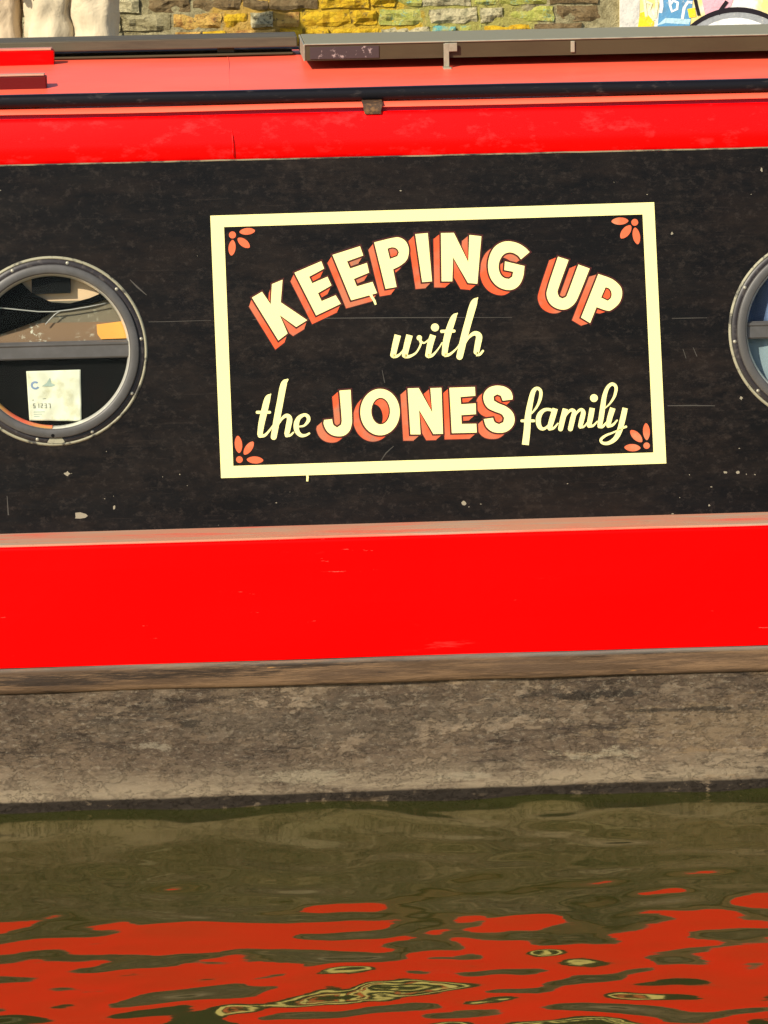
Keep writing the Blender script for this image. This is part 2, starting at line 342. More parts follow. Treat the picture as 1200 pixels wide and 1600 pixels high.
# black skin with two round openings
hole_r = PXM*140
def side_sheet(name, x0, x1, v0, v1, off, th, mat):
    v = []; f = []
    def quad(p): 
        i = len(v); v.extend(p); f.append(tuple(range(i, i+len(p))))
    bands = []; cur = x0
    for (cu, cv) in PORT:
        h = .22; bands.append(('solid', cur, cu-h)); bands.append(('hole', cu-h, cu+h, cu, cv)); cur = cu+h
    bands.append(('solid', cur, x1))
    for o_ in (off, off-th):
        for b in bands:
            if b[0] == 'solid': quad([SP(b[1], v0, o_), SP(b[2], v0, o_), SP(b[2], v1, o_), SP(b[1], v1, o_)])
            else:
                _, a0, a1, cu, cv = b; n = 64
                quad([SP(a0, v0, o_), SP(a1, v0, o_), SP(a1, cv-.22, o_), SP(a0, cv-.22, o_)])
                quad([SP(a0, cv+.22, o_), SP(a1, cv+.22, o_), SP(a1, v1, o_), SP(a0, v1, o_)])
                ring = []; sq = []
                for k in range(n):
                    t = 2*PI*k/n; c, s_ = math.cos(t), math.sin(t); m_ = .22/max(abs(c), abs(s_))
                    ring.append(SP(cu+hole_r*c, cv+hole_r*s_, o_)); sq.append(SP(cu+m_*c, cv+m_*s_, o_))
                for k in range(n): quad([ring[k], sq[k], sq[(k+1) % n], ring[(k+1) % n]])
    for vv_ in (v0, v1): quad([SP(x0, vv_, off), SP(x1, vv_, off), SP(x1, vv_, off-th), SP(x0, vv_, off-th)])
    return mesh(name, v, f, mat, None)
B(tag(side_sheet('cabin_side', -5, 5, .0005, VT, 0, .004, M['black']), label='dusty black painted cabin side'))
# dusty top edge of the black skin
prof = [(lambda p: (p.y, p.z))(SP(0, VT+dv, do)) for dv, do in ((.0004, -.004), (.0004, .0006), (.0030, .0), (.0035, -.004))]
B(extrude_profile('dusty_top_edge', prof, list(np.arange(-5, 5.01, .04)), M['dust'], None, True, False, lambda p: Vector((0, .0012*noise.noise(Vector((p.x*9, 0, 0))), .0012*noise.noise(Vector((p.x*14, 4, 0)))))))
# red band above it, bending inward to the drip lip
zt = 1.4185
kb = SP(0, VT-.01, -.0045); k1 = SP(0, VT+.040, -.0045); kt = (k1.y+.0125, zt)
prof = [(kb.y, kb.z), (k1.y, k1.z)]
for t in np.linspace(0, 1, 7)[1:]:
    q = t*t*.5+t*.5; prof.append((k1.y+(kt[0]-k1.y)*q, k1.z+(zt-k1.z)*t))
EY = kt[0]
prof += [(EY+.014, zt+.0005), (EY+.05, zt), (kb.y+.06, kb.z)]
B(tag(extrude_profile('cabin_upper_band', prof, XS, M['redband'], None, True, True, lambda p: Vector((0, .0025*noise.noise(Vector((p.x*1.7, 2, p.z*6))), 0)) if p.y < EY+.01 else Vector()), label='red band along the top of the cabin side'))
B(box('lip_reflection_strip', (-5, EY+.010, zt+.0008), (5, EY+.04, zt+.0098), M['lipreflect'], None, 0))
# roof
CY = 1.04; HALF = CY-EY-.002; RZ0 = zt+.0100; CAMB = .065
def rz(y): return RZ0 + CAMB*(1-((y-CY)/HALF)**2)
def roof_y(px, py):
    d = ray(px, py); lo_, hi_ = EY, 1.3
    best = None
    for y in np.arange(EY, 1.4, .002):
        p = CAM+d*((y-CAM.y)/d.y)
        if p.z <= rz(y): best = y; break
    return best if best else 1.2
yy = [CY+HALF*s_ for s_ in np.linspace(-1, 1, 41)]
prof = [(y, rz(y)+.0015) for y in yy] + [(y, rz(y)-.006*min(1, (HALF-abs(y-CY))/.08)-.0006) for y in reversed(yy)]
prof[0] = (EY+.001, RZ0+.0005)
B(tag(extrude_profile('roof', prof, XS, M['redroof'], None, True, True, lambda p: Vector((0, 0, .002*noise.noise(Vector((p.x*2.2, p.y*2.5, 1)))))), label='cambered red roof with chalky paint'))
# far side, ends and lining close the cabin
B(mesh('far_cabin_side', [(-5, YB-.12, .56), (5, YB-.12, .56), (5, YB-EY+.004, RZ0), (-5, YB-EY+.004, RZ0), (-5, YB-.16, .56), (5, YB-.16, .56), (5, YB-EY-.04, RZ0-.01), (-5, YB-EY-.04, RZ0-.01)],
     [(0, 1, 2, 3), (4, 5, 6, 7), (0, 1, 5, 4), (2, 3, 7, 6), (0, 3, 7, 4), (1, 2, 6, 5)], M['black']))
for sx in (-1, 1):
    pr = [(.122, .553), (EY+.004, zt-.01)] + [(y, rz(y)-.010) for y in yy[1:-1]] + [(YB-EY-.004, zt-.01), (YB-.122, .553)]
    x0 = sx*4.97
    n = len(pr); v = [(x0, y, z) for y, z in pr]+[(x0+.025, y, z) for y, z in pr]
    B(mesh('end_bulkhead', v, [tuple(range(n)), tuple(range(n, 2*n))]+[(i, (i+1) % n, n+(i+1) % n, n+i) for i in range(n)], M['reddark']))
# weld seams (two roof joints seen as fine dark lines)
xw = aty(362, 200, EY).x
B(tube('weld_seam', [(xw, EY+.004, zt-.002)]+[(xw+.001, SP(0, VT+.040-.01*k, 0).y-.0003, SP(0, VT+.040-.01*k, 0).z) for k in range(4)], .0016, M['redband'], None, 6))
B(tube('weld_seam', [(xw-.002+.0007*math.sin(i), y, rz(y)+.0014) for i, y in enumerate(np.linspace(.30, 1.1, 14))], 0.0011, M['redroof'], None, 6))
# handrails
def handrail(sgn, name):
    f_ = (lambda y: y) if sgn < 0 else (lambda y: YB-y)
    y0, y1, z0, z1 = .268, .300, 1.4395, 1.4668
    pr = []
    for cx, cz, a0 in ((y1-.011, z1-.011, 0), (y0+.011, z1-.011, PI/2), (y0+.009, z0+.009, PI), (y1-.009, z0+.009, 1.5*PI)):
        for k in range(5):
            t = a0+PI/2*k/4; rr = .011 if a0 < 3 else .009; pr.append((f_(cx+rr*math.cos(t)), cz+rr*math.sin(t)))
    return B(tag(extrude_profile(name, pr, list(np.arange(-4.8, 4.81, .15)), M['rail'], None, True, True, lambda p: Vector((0, 0, .0012*noise.noise(Vector((p.x*2, 0, 0)))))), label='black roof handrail'))
rail = handrail(-1, 'handrail'); handrail(1, 'handrail')
xb = aty(582, 170, .24).x
for k in range(-3, 4):
    x = xb+k*1.55
    if abs(x) > 4.7: continue
    v = []
    for (dx, sg) in ((-.021, -1), (.021, 1)):
        for (y, z) in ((.272, 1.4405), (.2675, 1.4405), (EY-.0005, RZ0+.007), (EY-.0055, zt+.003), (EY-.0055, zt-.004), (EY+.012, zt-.004+.006), (.272, rz(.272)+.002)):
            v.append((x+dx*(1 if z > 1.43 else .82), y, z))
    n = 7
    B(mesh('handrail_bracket', v, [tuple(range(n)), tuple(range(n, 2*n))]+[(i, (i+1) % n, n+(i+1) % n, n+i) for i in range(n)], M['rust']))
# hatch runners at the left of the roof
def runner(px_end, py_base, py_top, depth, mat, name, lab):
    y = roof_y(px_end-10, py_base); p = aty(px_end, py_base, y); h = (aty(px_end, py_top, y).z-p.z)
    o = box(name, (-2.6, y, rz(y)-.004), (p.x, y+depth, rz(y)+h), mat, None, .0025); B(tag(o, label=lab))
    c = box('lit_top_strip', (-2.6, y-.002, rz(y)+h+.0004), (p.x-.004, y+depth+.002, rz(y)+h+.005), M['ledge'], None, .0015); B(c); return o  # pale tan strip added for the lit line along the top
runner(84, 103, 79, .05, M['red'], 'hatch_coaming', 'bright red raised hatch edge on the roof')
runner(73, 140, 119, .035, M['reddark'], 'hatch_runner', 'dark red low hatch runner on the roof')  # coloured darker than the coaming

# ---------------------------------------------------------------- portholes
def ring_mesh(name, prof, cu, cv, mat, parent, n=96, a0=0, a1=2*PI):
    """prof: list of (radius, offset) revolved about the side normal"""
    v = []; f = []; np_ = len(prof); full = abs(a1-a0-2*PI) < 1e-6; cnt = n if full else n+1
    for k in range(cnt):
        t = a0+(a1-a0)*k/n
        for (r, o) in prof: v.append(SP(cu+r*math.cos(t), cv+r*math.sin(t), o))
    for k in range(n):
        k2 = (k+1) % cnt
        for j in range(np_-1): f.append((k*np_+j, k*np_+j+1, k2*np_+j+1, k2*np_+j))
    o = mesh(name, v, f, mat, None, True); o.parent = parent; o.matrix_parent_inverse = parent_inv(parent); return o
def parent_inv(p):
    loc = p.location.copy()
    if p.parent: loc += boat.location
    return Matrix.Translation(-loc)
def sub(o, p): o.parent = p; o.matrix_parent_inverse = parent_inv(p); return o
def disc_mesh(name, cu, cv, r, off, mat, parent, v0=None, v1=None, n=64):
    pts = []
    for k in range(n):
        t = 2*PI*k/n; u, w = r*math.cos(t), r*math.sin(t)
        if v0 is not None: w = max(w, v0)
        if v1 is not None: w = min(w, v1)
        pts.append((cu+u, cv+w))
    v = [SP(u, w, off) for u, w in pts]+[SP(u, w, off-.004) for u, w in pts]
    return sub(mesh(name, v, [tuple(range(n)), tuple(reversed(range(n, 2*n)))]+[(i, (i+1) % n, n+(i+1) % n, n+i) for i in range(n)], mat, None), parent)
q = PXM
def porthole(cu, cv, lab):
    c = SP(cu, cv); e = empty('porthole', c-boat.location, boat); tag(e, label=lab)
    ring_mesh('rim_bead', [(q*146.5, .0004), (q*147, .003), (q*148.5, .0046), (q*150.3, .003), (q*151.5, .0004)], cu, cv, M['bead'], e)
    ring_mesh('rim_ring', [(q*147.5, .001), (q*146.8, .0025), (q*138, .0045), (q*137, .003)], cu, cv, M['ring'], e)
    ring_mesh('clamp_ring', [(q*138.5, .001), (q*138, .0095), (q*136.5, .011), (q*126, .011), (q*124.5, .010), (q*123.5, .006)], cu, cv, M['alu'], e)
    ring_mesh('inner_lip', [(q*125.3, .008), (q*124, .0072), (q*121.5, -.001), (q*119.5, -.010), (q*119.3, -.014)], cu, cv, M['bright'], e)
    for k in range(10):
        t = math.radians(6.5+36*k); r = q*142.5
        bm = bmesh.new(); bmesh.ops.create_uvsphere(bm, u_segments=10, v_segments=6, radius=.0042)
        mt = Matrix.Translation(SP(cu+r*math.cos(t), cv+r*math.sin(t), .0030)) @ Matrix((Vector((1, 0, 0)), VV, NN)).transposed().to_4x4() @ Matrix.Diagonal((1, 1, .55, 1))
        bm.transform(mt); me = bpy.data.meshes.new('screw'); bm.to_mesh(me); bm.free(); me.polygons.foreach_set('use_smooth', [True]*len(me.polygons))
        sub(link('screw', me, M['screw']), e)
    # transom bar: three-step extrusion
    hb = .0185
    prof = [(-hb, -.014), (-hb, -.004), (-hb+.003, -.002), (hb-.011, -.002), (hb-.008, 0), (hb-.004, 0), (hb-.002, -.004), (hb, -.006), (hb, -.014)]
    L = q*121; v = []; n = len(prof)
    for u in (-L, L):
        for (w, o_) in prof: v.append(SP(cu+u*math.cos(math.asin(min(1, abs(w)/L))), cv+w+.002, o_))
    sub(mesh('glazing_bar', v, [(i, (i+1) % n, n+(i+1) % n, n+i) for i in range(n)]+[tuple(range(n)), tuple(range(n, 2*n))], M['alu'], None), e)
    disc_mesh('upper_pane', cu, cv, q*119.6, -.008, M['glass'], e, v0=hb-.004)
    disc_mesh('lower_pane', cu, cv, q*119.6, -.008, M['glass'], e, v1=-hb+.006)
    t = math.radians(268.5); bm = bmesh.new(); bmesh.ops.create_cone(bm, cap_ends=True, segments=16, radius1=.0036, radius2=.0036, depth=.002)
    bm.transform(Matrix.Translation(SP(cu+q*134*math.cos(t), cv+q*134*math.sin(t), .0106)) @ Matrix((Vector((1, 0, 0)), VV, NN)).transposed().to_4x4())
    me = bpy.data.meshes.new('drain_hole'); bm.to_mesh(me); bm.free(); sub(link('drain_hole', me, M['dark']), e)
    # notch plate below the drain
    pl = [SP(cu+q*(dx), cv-q*dy, o_) for o_ in (.0030, .0056) for dx, dy in ((-13, 145), (-8, 137.5), (10, 137.5), (16, 145.5), (9, 146.8), (-6, 146.8))]
    sub(mesh('drain_plate', pl, [tuple(range(6)), tuple(range(6, 12))]+[(i, (i+1) % 6, 6+(i+1) % 6, 6+i) for i in range(6)], M['bead'], None), e)
    return e
pl_ = porthole(*PORT[0], 'round porthole with a paper notice behind its lower pane')
pr_ = porthole(*PORT[1], 'round porthole with blue cloth behind it')
# orange and yellow crescent added inside the foot of the left porthole
a = Mat('orange_crescent', (.55, .10, .05), .5, .3); a.over((.34, .27, .06), a.ramp(a.noise(9, 1), .45, .6, 0, .7)); M['crescent_col'] = a.m
ring_mesh('crescent_strip', [(q*123.0, .0060), (q*120.6, .0030), (q*118.6, -.004), (q*118.4, -.012)], *PORT[0], M['crescent_col'], pl_, 24, math.radians(222), math.radians(268))

# ---------------------------------------------------------------- things inside, behind the panes
def UVo(px, py, off):
    d = ray(px, py); p = SP(0, 0, off); t = (p-CAM).dot(NN)/d.dot(NN); return CAM+d*t
def slab(name, pts, off, th, mat, parent=None):
    v = [UVo(x, y, off) for x, y in pts]; n = len(v); v += [p-NN*th for p in v]
    o = mesh(name, v, [tuple(range(n)), tuple(reversed(range(n, 2*n)))]+[(i, (i+1) % n, n+(i+1) % n, n+i) for i in range(n)], mat, None)
    if parent: sub(o, parent)
    return o
shelf = empty('window_shelf', SP(PORT[0][0], PORT[0][1]-.05, -.1))
tag(shelf, 'mottled brown shelf boards seen through the upper pane of the left porthole', 'shelf')
def sh(o): o.parent = shelf; o.matrix_parent_inverse = Matrix.Translation(-shelf.location); return o
sh(slab('tan_board', [(-130, 420), (215, 400), (215, 476), (-130, 480)], -.034, .010, M['tan']))
sh(slab('mottled_board', [(-130, 474), (215, 468), (215, 512), (-130, 514)], -.030, .003, M['mottled']))
sh(slab('brown_board', [(-130, 508), (215, 502), (215, 560), (-130, 560)], -.026, .003, M['brown']))
tag(slab('lamp_box', [(48, 405), (110, 403), (110, 458), (50, 460)], -.017, .014, M['dark']), 'small black box hanging at the top of the left porthole', 'box')
tag(slab('orange_card', [(151, 507), (198, 501), (210, 528), (158, 530), (152, 522)], -.017, .007, M['orangebox']), 'orange card block behind the right of the left porthole', 'card')
# swagged black cloth: a folded sheet with an uneven lower hem
def swag():
    top = [(-130, 380), (-60, 400), (0, 420), (24, 432), (50, 458), (80, 472), (110, 474), (140, 466), (165, 455), (180, 440)]
    bot = [(-130, 560), (-60, 545), (0, 523), (30, 512), (62, 500), (85, 486), (110, 482), (140, 476), (168, 468), (186, 468)]
    v = []; f = []; K_ = 5
    for i, (t, b) in enumerate(zip(top, bot)):
        for k in range(K_):
            s_ = k/(K_-1); v.append(UVo(t[0]+(b[0]-t[0])*s_, t[1]+(b[1]-t[1])*s_, -.0205+.0025*math.sin(i*1.7+k*2.1)))
    for i in range(len(top)-1):
        for k in range(K_-1): f.append((i*K_+k, i*K_+k+1, (i+1)*K_+k+1, (i+1)*K_+k))
    o = mesh('swag_cloth', v, f, M['blackcloth'], None, True); md = o.modifiers.new('thick', 'SOLIDIFY'); md.thickness = .0008
    return tag(o, 'black cloth swag hanging across the left porthole', 'cloth')
swag()
ca = empty('cable', UVo(85, 490, -.0155)); tag(ca, 'thin grey cable looping in front of black cloth in the left porthole', 'cable')
def cab(pts): 
    o = tube('cable_run', [UVo(x, y, -.0155) for x, y in pts], .0013, M['wire']); o.parent = ca; o.matrix_parent_inverse = Matrix.Translation(-ca.location)
cab([(-140, 470), (-60, 476), (0, 481), (30, 484), (60, 487), (85, 487), (110, 484), (140, 479), (165, 474)]); cab([(96, 485), (86, 491), (78, 499), (71, 507)])
# dark cloth filling the lower half of the left porthole
def drape(name, pts, off, amp, fold, mat, lab, cat, n=40, K_=8):
    (x0, yt0, yb0), (x1, yt1, yb1) = pts; v = []; f = []
    for i in range(n+1):
        s_ = i/n; x = x0+(x1-x0)*s_
        for k in range(K_+1):
            w = k/K_; y = (yt0+(yt1-yt0)*s_)*(1-w)+(yb0+(yb1-yb0)*s_)*w
            v.append(UVo(x, y, off+amp*math.sin(s_*fold+1.3*math.sin(s_*fold*.37+w))*(.4+.6*w)))
    for i in range(n):
        for k in range(K_): f.append((i*(K_+1)+k, i*(K_+1)+k+1, (i+1)*(K_+1)+k+1, (i+1)*(K_+1)+k))
    o = mesh(name, v, f, mat, None, True); md = o.modifiers.new('thick', 'SOLIDIFY'); md.thickness = .003
    return tag(o, lab, cat)
drape('window_blind', ((-140, 548, 720), (220, 544, 716)), -.022, .004, 26, M['darkcloth'], 'dark blind behind the lower pane of the left porthole', 'blind')
drape('curtain', ((1140, 380, 512), (1440, 374, 506)), -.030, .012, 34, M['blue'], 'folded blue curtain in the upper pane of the right porthole', 'curtain')
drape('curtain', ((1140, 520, 690), (1440, 512, 684)), -.028, .010, 24, M['paleblue'], 'pale blue curtain in the lower pane of the right porthole', 'curtain')
# paper notice on the inside of the pane
no = empty('paper_notice', UVo(85, 657, -.0145)); tag(no, 'crinkled white boat licence notice behind the left porthole', 'notice')
def nt(o): o.parent = no; o.matrix_parent_inverse = Matrix.Translation(-no.location); return o
c4 = [(41, 580), (126, 577.5), (127.5, 658), (46, 657)]
def pn(s_, t, o_): 
    x = (c4[0][0]*(1-s_)+c4[1][0]*s_)*(1-t)+(c4[3][0]*(1-s_)+c4[2][0]*s_)*t
    y = (c4[0][1]*(1-s_)+c4[1][1]*s_)*(1-t)+(c4[3][1]*(1-s_)+c4[2][1]*s_)*t
    return UVo(x, y, o_ - .0165 + .0030*noise.noise(Vector((s_*5, t*5, 1.5))))
v = []; f = []; n = 28
for i in range(n+1):
    for k in range(n+1): v.append(pn(i/n, k/n, 0))
for i in range(n):
    for k in range(n): f.append((i*(n+1)+k, i*(n+1)+k+1, (i+1)*(n+1)+k+1, (i+1)*(n+1)+k))
o = nt(mesh('sheet', v, f, M['paper'], None, True)); md = o.modifiers.new('thick', 'SOLIDIFY'); md.thickness = .0006; md.offset = 0
def ink(name, poly, mat, oz=.0008):
    v = [pn(s_, t, oz) for s_, t in poly]; n = len(v); return nt(mesh(name, v, [tuple(range(n))], mat, None))
def inkband(name, r0, r1, cx, cy, a0, a1, mat, k=18):
    v = []; f = []
    for i in range(k+1):
        t = a0+(a1-a0)*i/k
        for r in (r0, r1): v.append(pn(cx+r*math.cos(t), cy+r*math.sin(t), .0008))
    for i in range(k): f.append((2*i, 2*i+1, 2*i+3, 2*i+2))
    return nt(mesh(name, v, f, mat, None))
inkband('printed_emblem', .045, .085, .15, .29, .5, 5.5, M['inkblue'])
ink('printed_mark', [(.27, .31), (.36, .25), (.43, .14), (.45, .25), (.53, .29), (.46, .32)], M['inkpale'])
ink('printed_line', [(.08, .58), (.34, .55), (.34, .565), (.08, .60)], M['inkgrey'])
SEG = {'5': 'afgcd', '1': 'bc', '2': 'abged', '9': 'abcdfg', '3': 'abgcd', '7': 'abc'}
for i, ch in enumerate('51237'):
    x0 = .085+i*.072; y0 = .655; w_, h_ = .046, .095; t_ = .016
    R_ = {'a': (0, 0, w_, t_), 'g': (0, h_/2-t_/2, w_, t_), 'd': (0, h_-t_, w_, t_), 'f': (0, 0, t_, h_/2), 'b': (w_-t_, 0, t_, h_/2), 'e': (0, h_/2, t_, h_/2), 'c': (w_-t_, h_/2, t_, h_/2)}
    v = []; f = []
    for j, s_ in enumerate(SEG[ch]):
        x, y, a_, b_ = R_[s_]; k0 = len(v); v += [pn(x0+X_, y0+Y_, .0008+.00006*j) for X_, Y_ in ((x, y), (x+a_, y), (x+a_, y+b_), (x, y+b_))]; f.append((k0, k0+1, k0+2, k0+3))
    nt(mesh('printed_digit', v, f, M['inkgrey'], None))
for k in range(3): ink('printed_line', [(.09, .82+.045*k), (.30-.05*k, .815+.045*k), (.30-.05*k, .83+.045*k), (.09, .835+.045*k)], M['inkpale'])

# ---------------------------------------------------------------- painted sign
sign = empty('painted_sign', SP(.12, .38)-boat.location, boat); tag(sign, label='cream bordered black sign with curved painted lettering')
def sg(o): return sub(o, sign)
def flat(name, polys, mat, off, th=.0004):
    """polys: list of (outer, holes) in side (u, v)"""
    v = []; f = []
    for outer, holes in polys:
        loops = [outer]+holes; base = len(v); pts = [p for l in loops for p in l]; N = len(pts)
        v += [SP(x, y, off) for x, y in pts]+[SP(x, y, off-th) for x, y in pts]
        for t in geometry.tessellate_polygon([[Vector((x, y, 0)) for x, y in l] for l in loops]): f.append(tuple(base+i for i in t))
        s_ = base
        for l in loops:
            n = len(l)
            for i in range(n): f.append((s_+i, s_+(i+1) % n, N+s_+(i+1) % n, N+s_+i))
            s_ += n
    return sg(mesh(name, v, f, mat, None))
oc = [UV(*p) for p in ((328.6, 337), (1022, 316), (1041, 724), (345.4, 747))]; ic = [UV(*p) for p in ((350, 354.7), (1004, 335), (1021, 707), (364.5, 728))]
flat('border', [(oc, [ic])], M['cream'], .0007, .0009)
def smooth_poly(p, thr=42):
    n = len(p); out = []
    p = [Vector(a_) for a_ in p]
    d = [(p[(i+1) % n]-p[i]) for i in range(n)]; l = [x.length for x in d]; u = [x.normalized() for x in d]
    tan = []; cor = []
    for i in range(n):
        ang = math.degrees(u[i-1].angle(u[i])); cor.append(ang > thr); t = u[i-1]*l[i-1]+u[i]*l[i]; tan.append(t.normalized())
    for i in range(n):
        j = (i+1) % n; t0 = u[i] if cor[i] else tan[i]; t1 = u[i] if cor[j] else tan[j]
        if cor[i] and cor[j]: out.append(p[i]); continue
        for k in range(5):
            s_ = k/5; h0 = 2*s_**3-3*s_**2+1; h1 = s_**3-2*s_**2+s_; h2 = -2*s_**3+3*s_**2; h3 = s_**3-s_**2
            out.append(p[i]*h0+t0*(h1*l[i])+p[j]*h2+t1*(h3*l[i]))
    return [(a_.x, a_.y) for a_ in out]
def area(p): return sum(p[i][0]*p[(i+1) % len(p)][1]-p[(i+1) % len(p)][0]*p[i][1] for i in range(len(p)))/2
def inflate(p, d):
    n = len(p); s_ = 1 if area(p) > 0 else -1; out = []
    for i in range(n):
        a_, b_, c_ = Vector(p[i-1]), Vector(p[i]), Vector(p[(i+1) % n]); e0 = (b_-a_).normalized(); e1 = (c_-b_).normalized()
        n0 = Vector((e0.y, -e0.x))*s_; n1 = Vector((e1.y, -e1.x))*s_; m_ = n0+n1
        if m_.length < 1e-4: m_ = n0
        m_.normalize(); k = min(1.6, 1/max(.3, m_.dot(n0))); q_ = b_+m_*d*k; out.append((q_.x, q_.y))
    return out
def block_letter(name, zoom, outer, holes=(), ang=0.):
    ox, oy, s_ = zoom
    T = lambda p: UV(ox+p[0]/s_, oy+p[1]/s_)
    o_ = [T(p) for p in smooth_poly(outer)]; hs = [[T(p) for p in smooth_poly(h)] for h in holes]
    # shade: an oblique block running down and to the left of the face
    a_ = math.radians(ang); dx, dy = -11.2*math.cos(a_)+9.8*math.sin(a_), 11.2*math.sin(a_)+9.8*math.cos(a_)
    c0 = UV(700, 530); c1 = UV(700+dx, 530+dy); du, dv = c1[0]-c0[0], c1[1]-c0[1]
    v = []; f = []; mi = []
    def tess(loops, off, ix, sh_=(0, 0)):
        pts = [p for l in loops for p in l]; b = len(v); v.extend(SP(x+sh_[0], y+sh_[1], off) for x, y in pts)
        for t in geometry.tessellate_polygon([[Vector((x, y, 0)) for x, y in l] for l in loops]): f.append(tuple(b+i for i in t)); mi.append(ix)
    tess([o_]+hs, .0006, 0); tess([inflate(o_, .0036)]+[inflate(h, -.0028) for h in hs], .0003+.0001, 1)
    tess([o_]+hs, .00012, 2, (du, dv))
    for l in [o_]+hs:
        n = len(l); b = len(v); v.extend(SP(x, y, .00036) for x, y in l); v.extend(SP(x+du, y+dv, .00012) for x, y in l)
        for i in range(n): f.append((b+i, b+(i+1) % n, b+n+(i+1) % n, b+n+i)); mi.append(2)
    # maroon rim round the block
    tess([inflate([(x+du, y+dv) for x, y in o_], .0016)]+[inflate([(x+du, y+dv) for x, y in h], -.001) for h in hs], .00005, 1)
    me = bpy.data.meshes.new(name); me.from_pydata([tuple(x) for x in v], [], f)
    for k in ('cream', 'maroon', 'orange'): me.materials.append(M[k])
    me.polygons.foreach_set('material_index', mi); me.update()
    o = link(name, me, []); return sg(o)
Z1 = (380, 410, 5.4545); Z2 = (480, 340, 6); Z3 = (590, 350, 4.8); Z4 = (830, 380, 7.0588); Z5 = (380, 580, 5.4545); Z6 = (590, 580, 5.2174); Z7 = (590, 450, 5.7143); Z8 = (800, 580, 6)
block_letter('letter_k', Z1, [(75, 300), (160, 250), (235, 358), (245, 185), (335, 148), (320, 340), (545, 492), (452, 550), (312, 450), (378, 605), (300, 665)], ang=30)
block_letter('letter_e', Z1, [(437, 88), (665, -10), (690, 52), (562, 122), (588, 178), (718, 122), (752, 195), (637, 262), (668, 330), (788, 280), (832, 352), (622, 452)], ang=24)
block_letter('letter_e', Z2, [(237, 350), (495, 268), (525, 355), (373, 410), (402, 478), (560, 425), (580, 515), (437, 575), (465, 645), (612, 602), (655, 708), (412, 775)], ang=17)
block_letter('letter_p', Z2, [(628, 232), (830, 185), (880, 192), (925, 225), (950, 280), (950, 345), (930, 400), (880, 445), (805, 485), (838, 650), (735, 668)], [[(752, 290), (800, 278), (840, 292), (860, 325), (845, 362), (775, 388)]], ang=11)
block_letter('letter_i', Z2, [(1013, 155), (1130, 145), (1170, 597), (1078, 605)], ang=5)
block_letter('letter_n', Z3, [(475, 68), (572, 66), (680, 285), (688, 82), (778, 92), (748, 448), (678, 442), (566, 250), (560, 430), (480, 430)], ang=-2)
block_letter('letter_g', Z3, [(1140, 210), (1075, 265), (1050, 235), (1000, 213), (950, 225), (920, 265), (907, 320), (920, 375), (950, 405), (985, 412), (1010, 395), (1017, 358), (950, 345), (955, 280), (1102, 315), (1090, 400), (1060, 460), (1010, 492), (950, 490), (890, 460), (845, 400), (828, 320), (840, 240), (875, 175), (930, 138), (990, 130), (1060, 148), (1110, 180)], ang=-8)
block_letter('letter_u', Z4, [(295, 148), (412, 185), (292, 520), (292, 555), (310, 595), (345, 610), (385, 590), (402, 555), (520, 235), (645, 280), (520, 590), (485, 655), (440, 700), (380, 730), (300, 725), (220, 680), (178, 610), (172, 530)], ang=-18)
block_letter('letter_p', Z4, [(740, 340), (880, 390), (950, 440), (995, 500), (1000, 580), (970, 660), (900, 725), (850, 745), (720, 705), (650, 880), (550, 820)], [[(820, 485), (860, 500), (885, 545), (880, 600), (845, 635), (770, 600)]], ang=-25)
block_letter('letter_j', Z5, [(820, 165), (915, 158), (927, 400), (925, 450), (905, 510), (865, 545), (815, 555), (755, 542), (710, 505), (685, 445), (690, 415), (757, 408), (768, 455), (800, 480), (835, 455), (840, 420)])
ell = lambda cx, cy, rx, ry, n=40, rot=0: [(cx+rx*math.cos(2*PI*k/n)*math.cos(rot)-ry*math.sin(2*PI*k/n)*math.sin(rot), cy+rx*math.cos(2*PI*k/n)*math.sin(rot)+ry*math.sin(2*PI*k/n)*math.cos(rot)) for k in range(n)]
block_letter('letter_o', (0, 0, 1), ell(593.8, 643.8, 30.8, 36.3), [ell(594.8, 642.3, 14.6, 20.8)])
block_letter('letter_n', Z6, [(245, 140), (335, 137), (445, 335), (430, 138), (520, 135), (533, 510), (455, 512), (338, 315), (350, 515), (268, 515)])
block_letter('letter_e', Z6, [(585, 135), (793, 128), (797, 200), (675, 210), (680, 270), (800, 262), (802, 350), (682, 358), (685, 430), (805, 428), (808, 500), (605, 505)])
block_letter('letter_s', Z6, [(1100, 230), (1020, 240), (1005, 200), (975, 188), (945, 205), (948, 240), (985, 262), (1050, 290), (1100, 335), (1117, 395), (1100, 450), (1050, 492), (990, 502), (930, 490), (885, 450), (865, 390), (940, 380), (955, 415), (990, 432), (1025, 415), (1032, 380), (1010, 350), (960, 330), (900, 300), (868, 250), (865, 190), (900, 140), (960, 118), (1030, 125), (1080, 155), (1100, 200)])
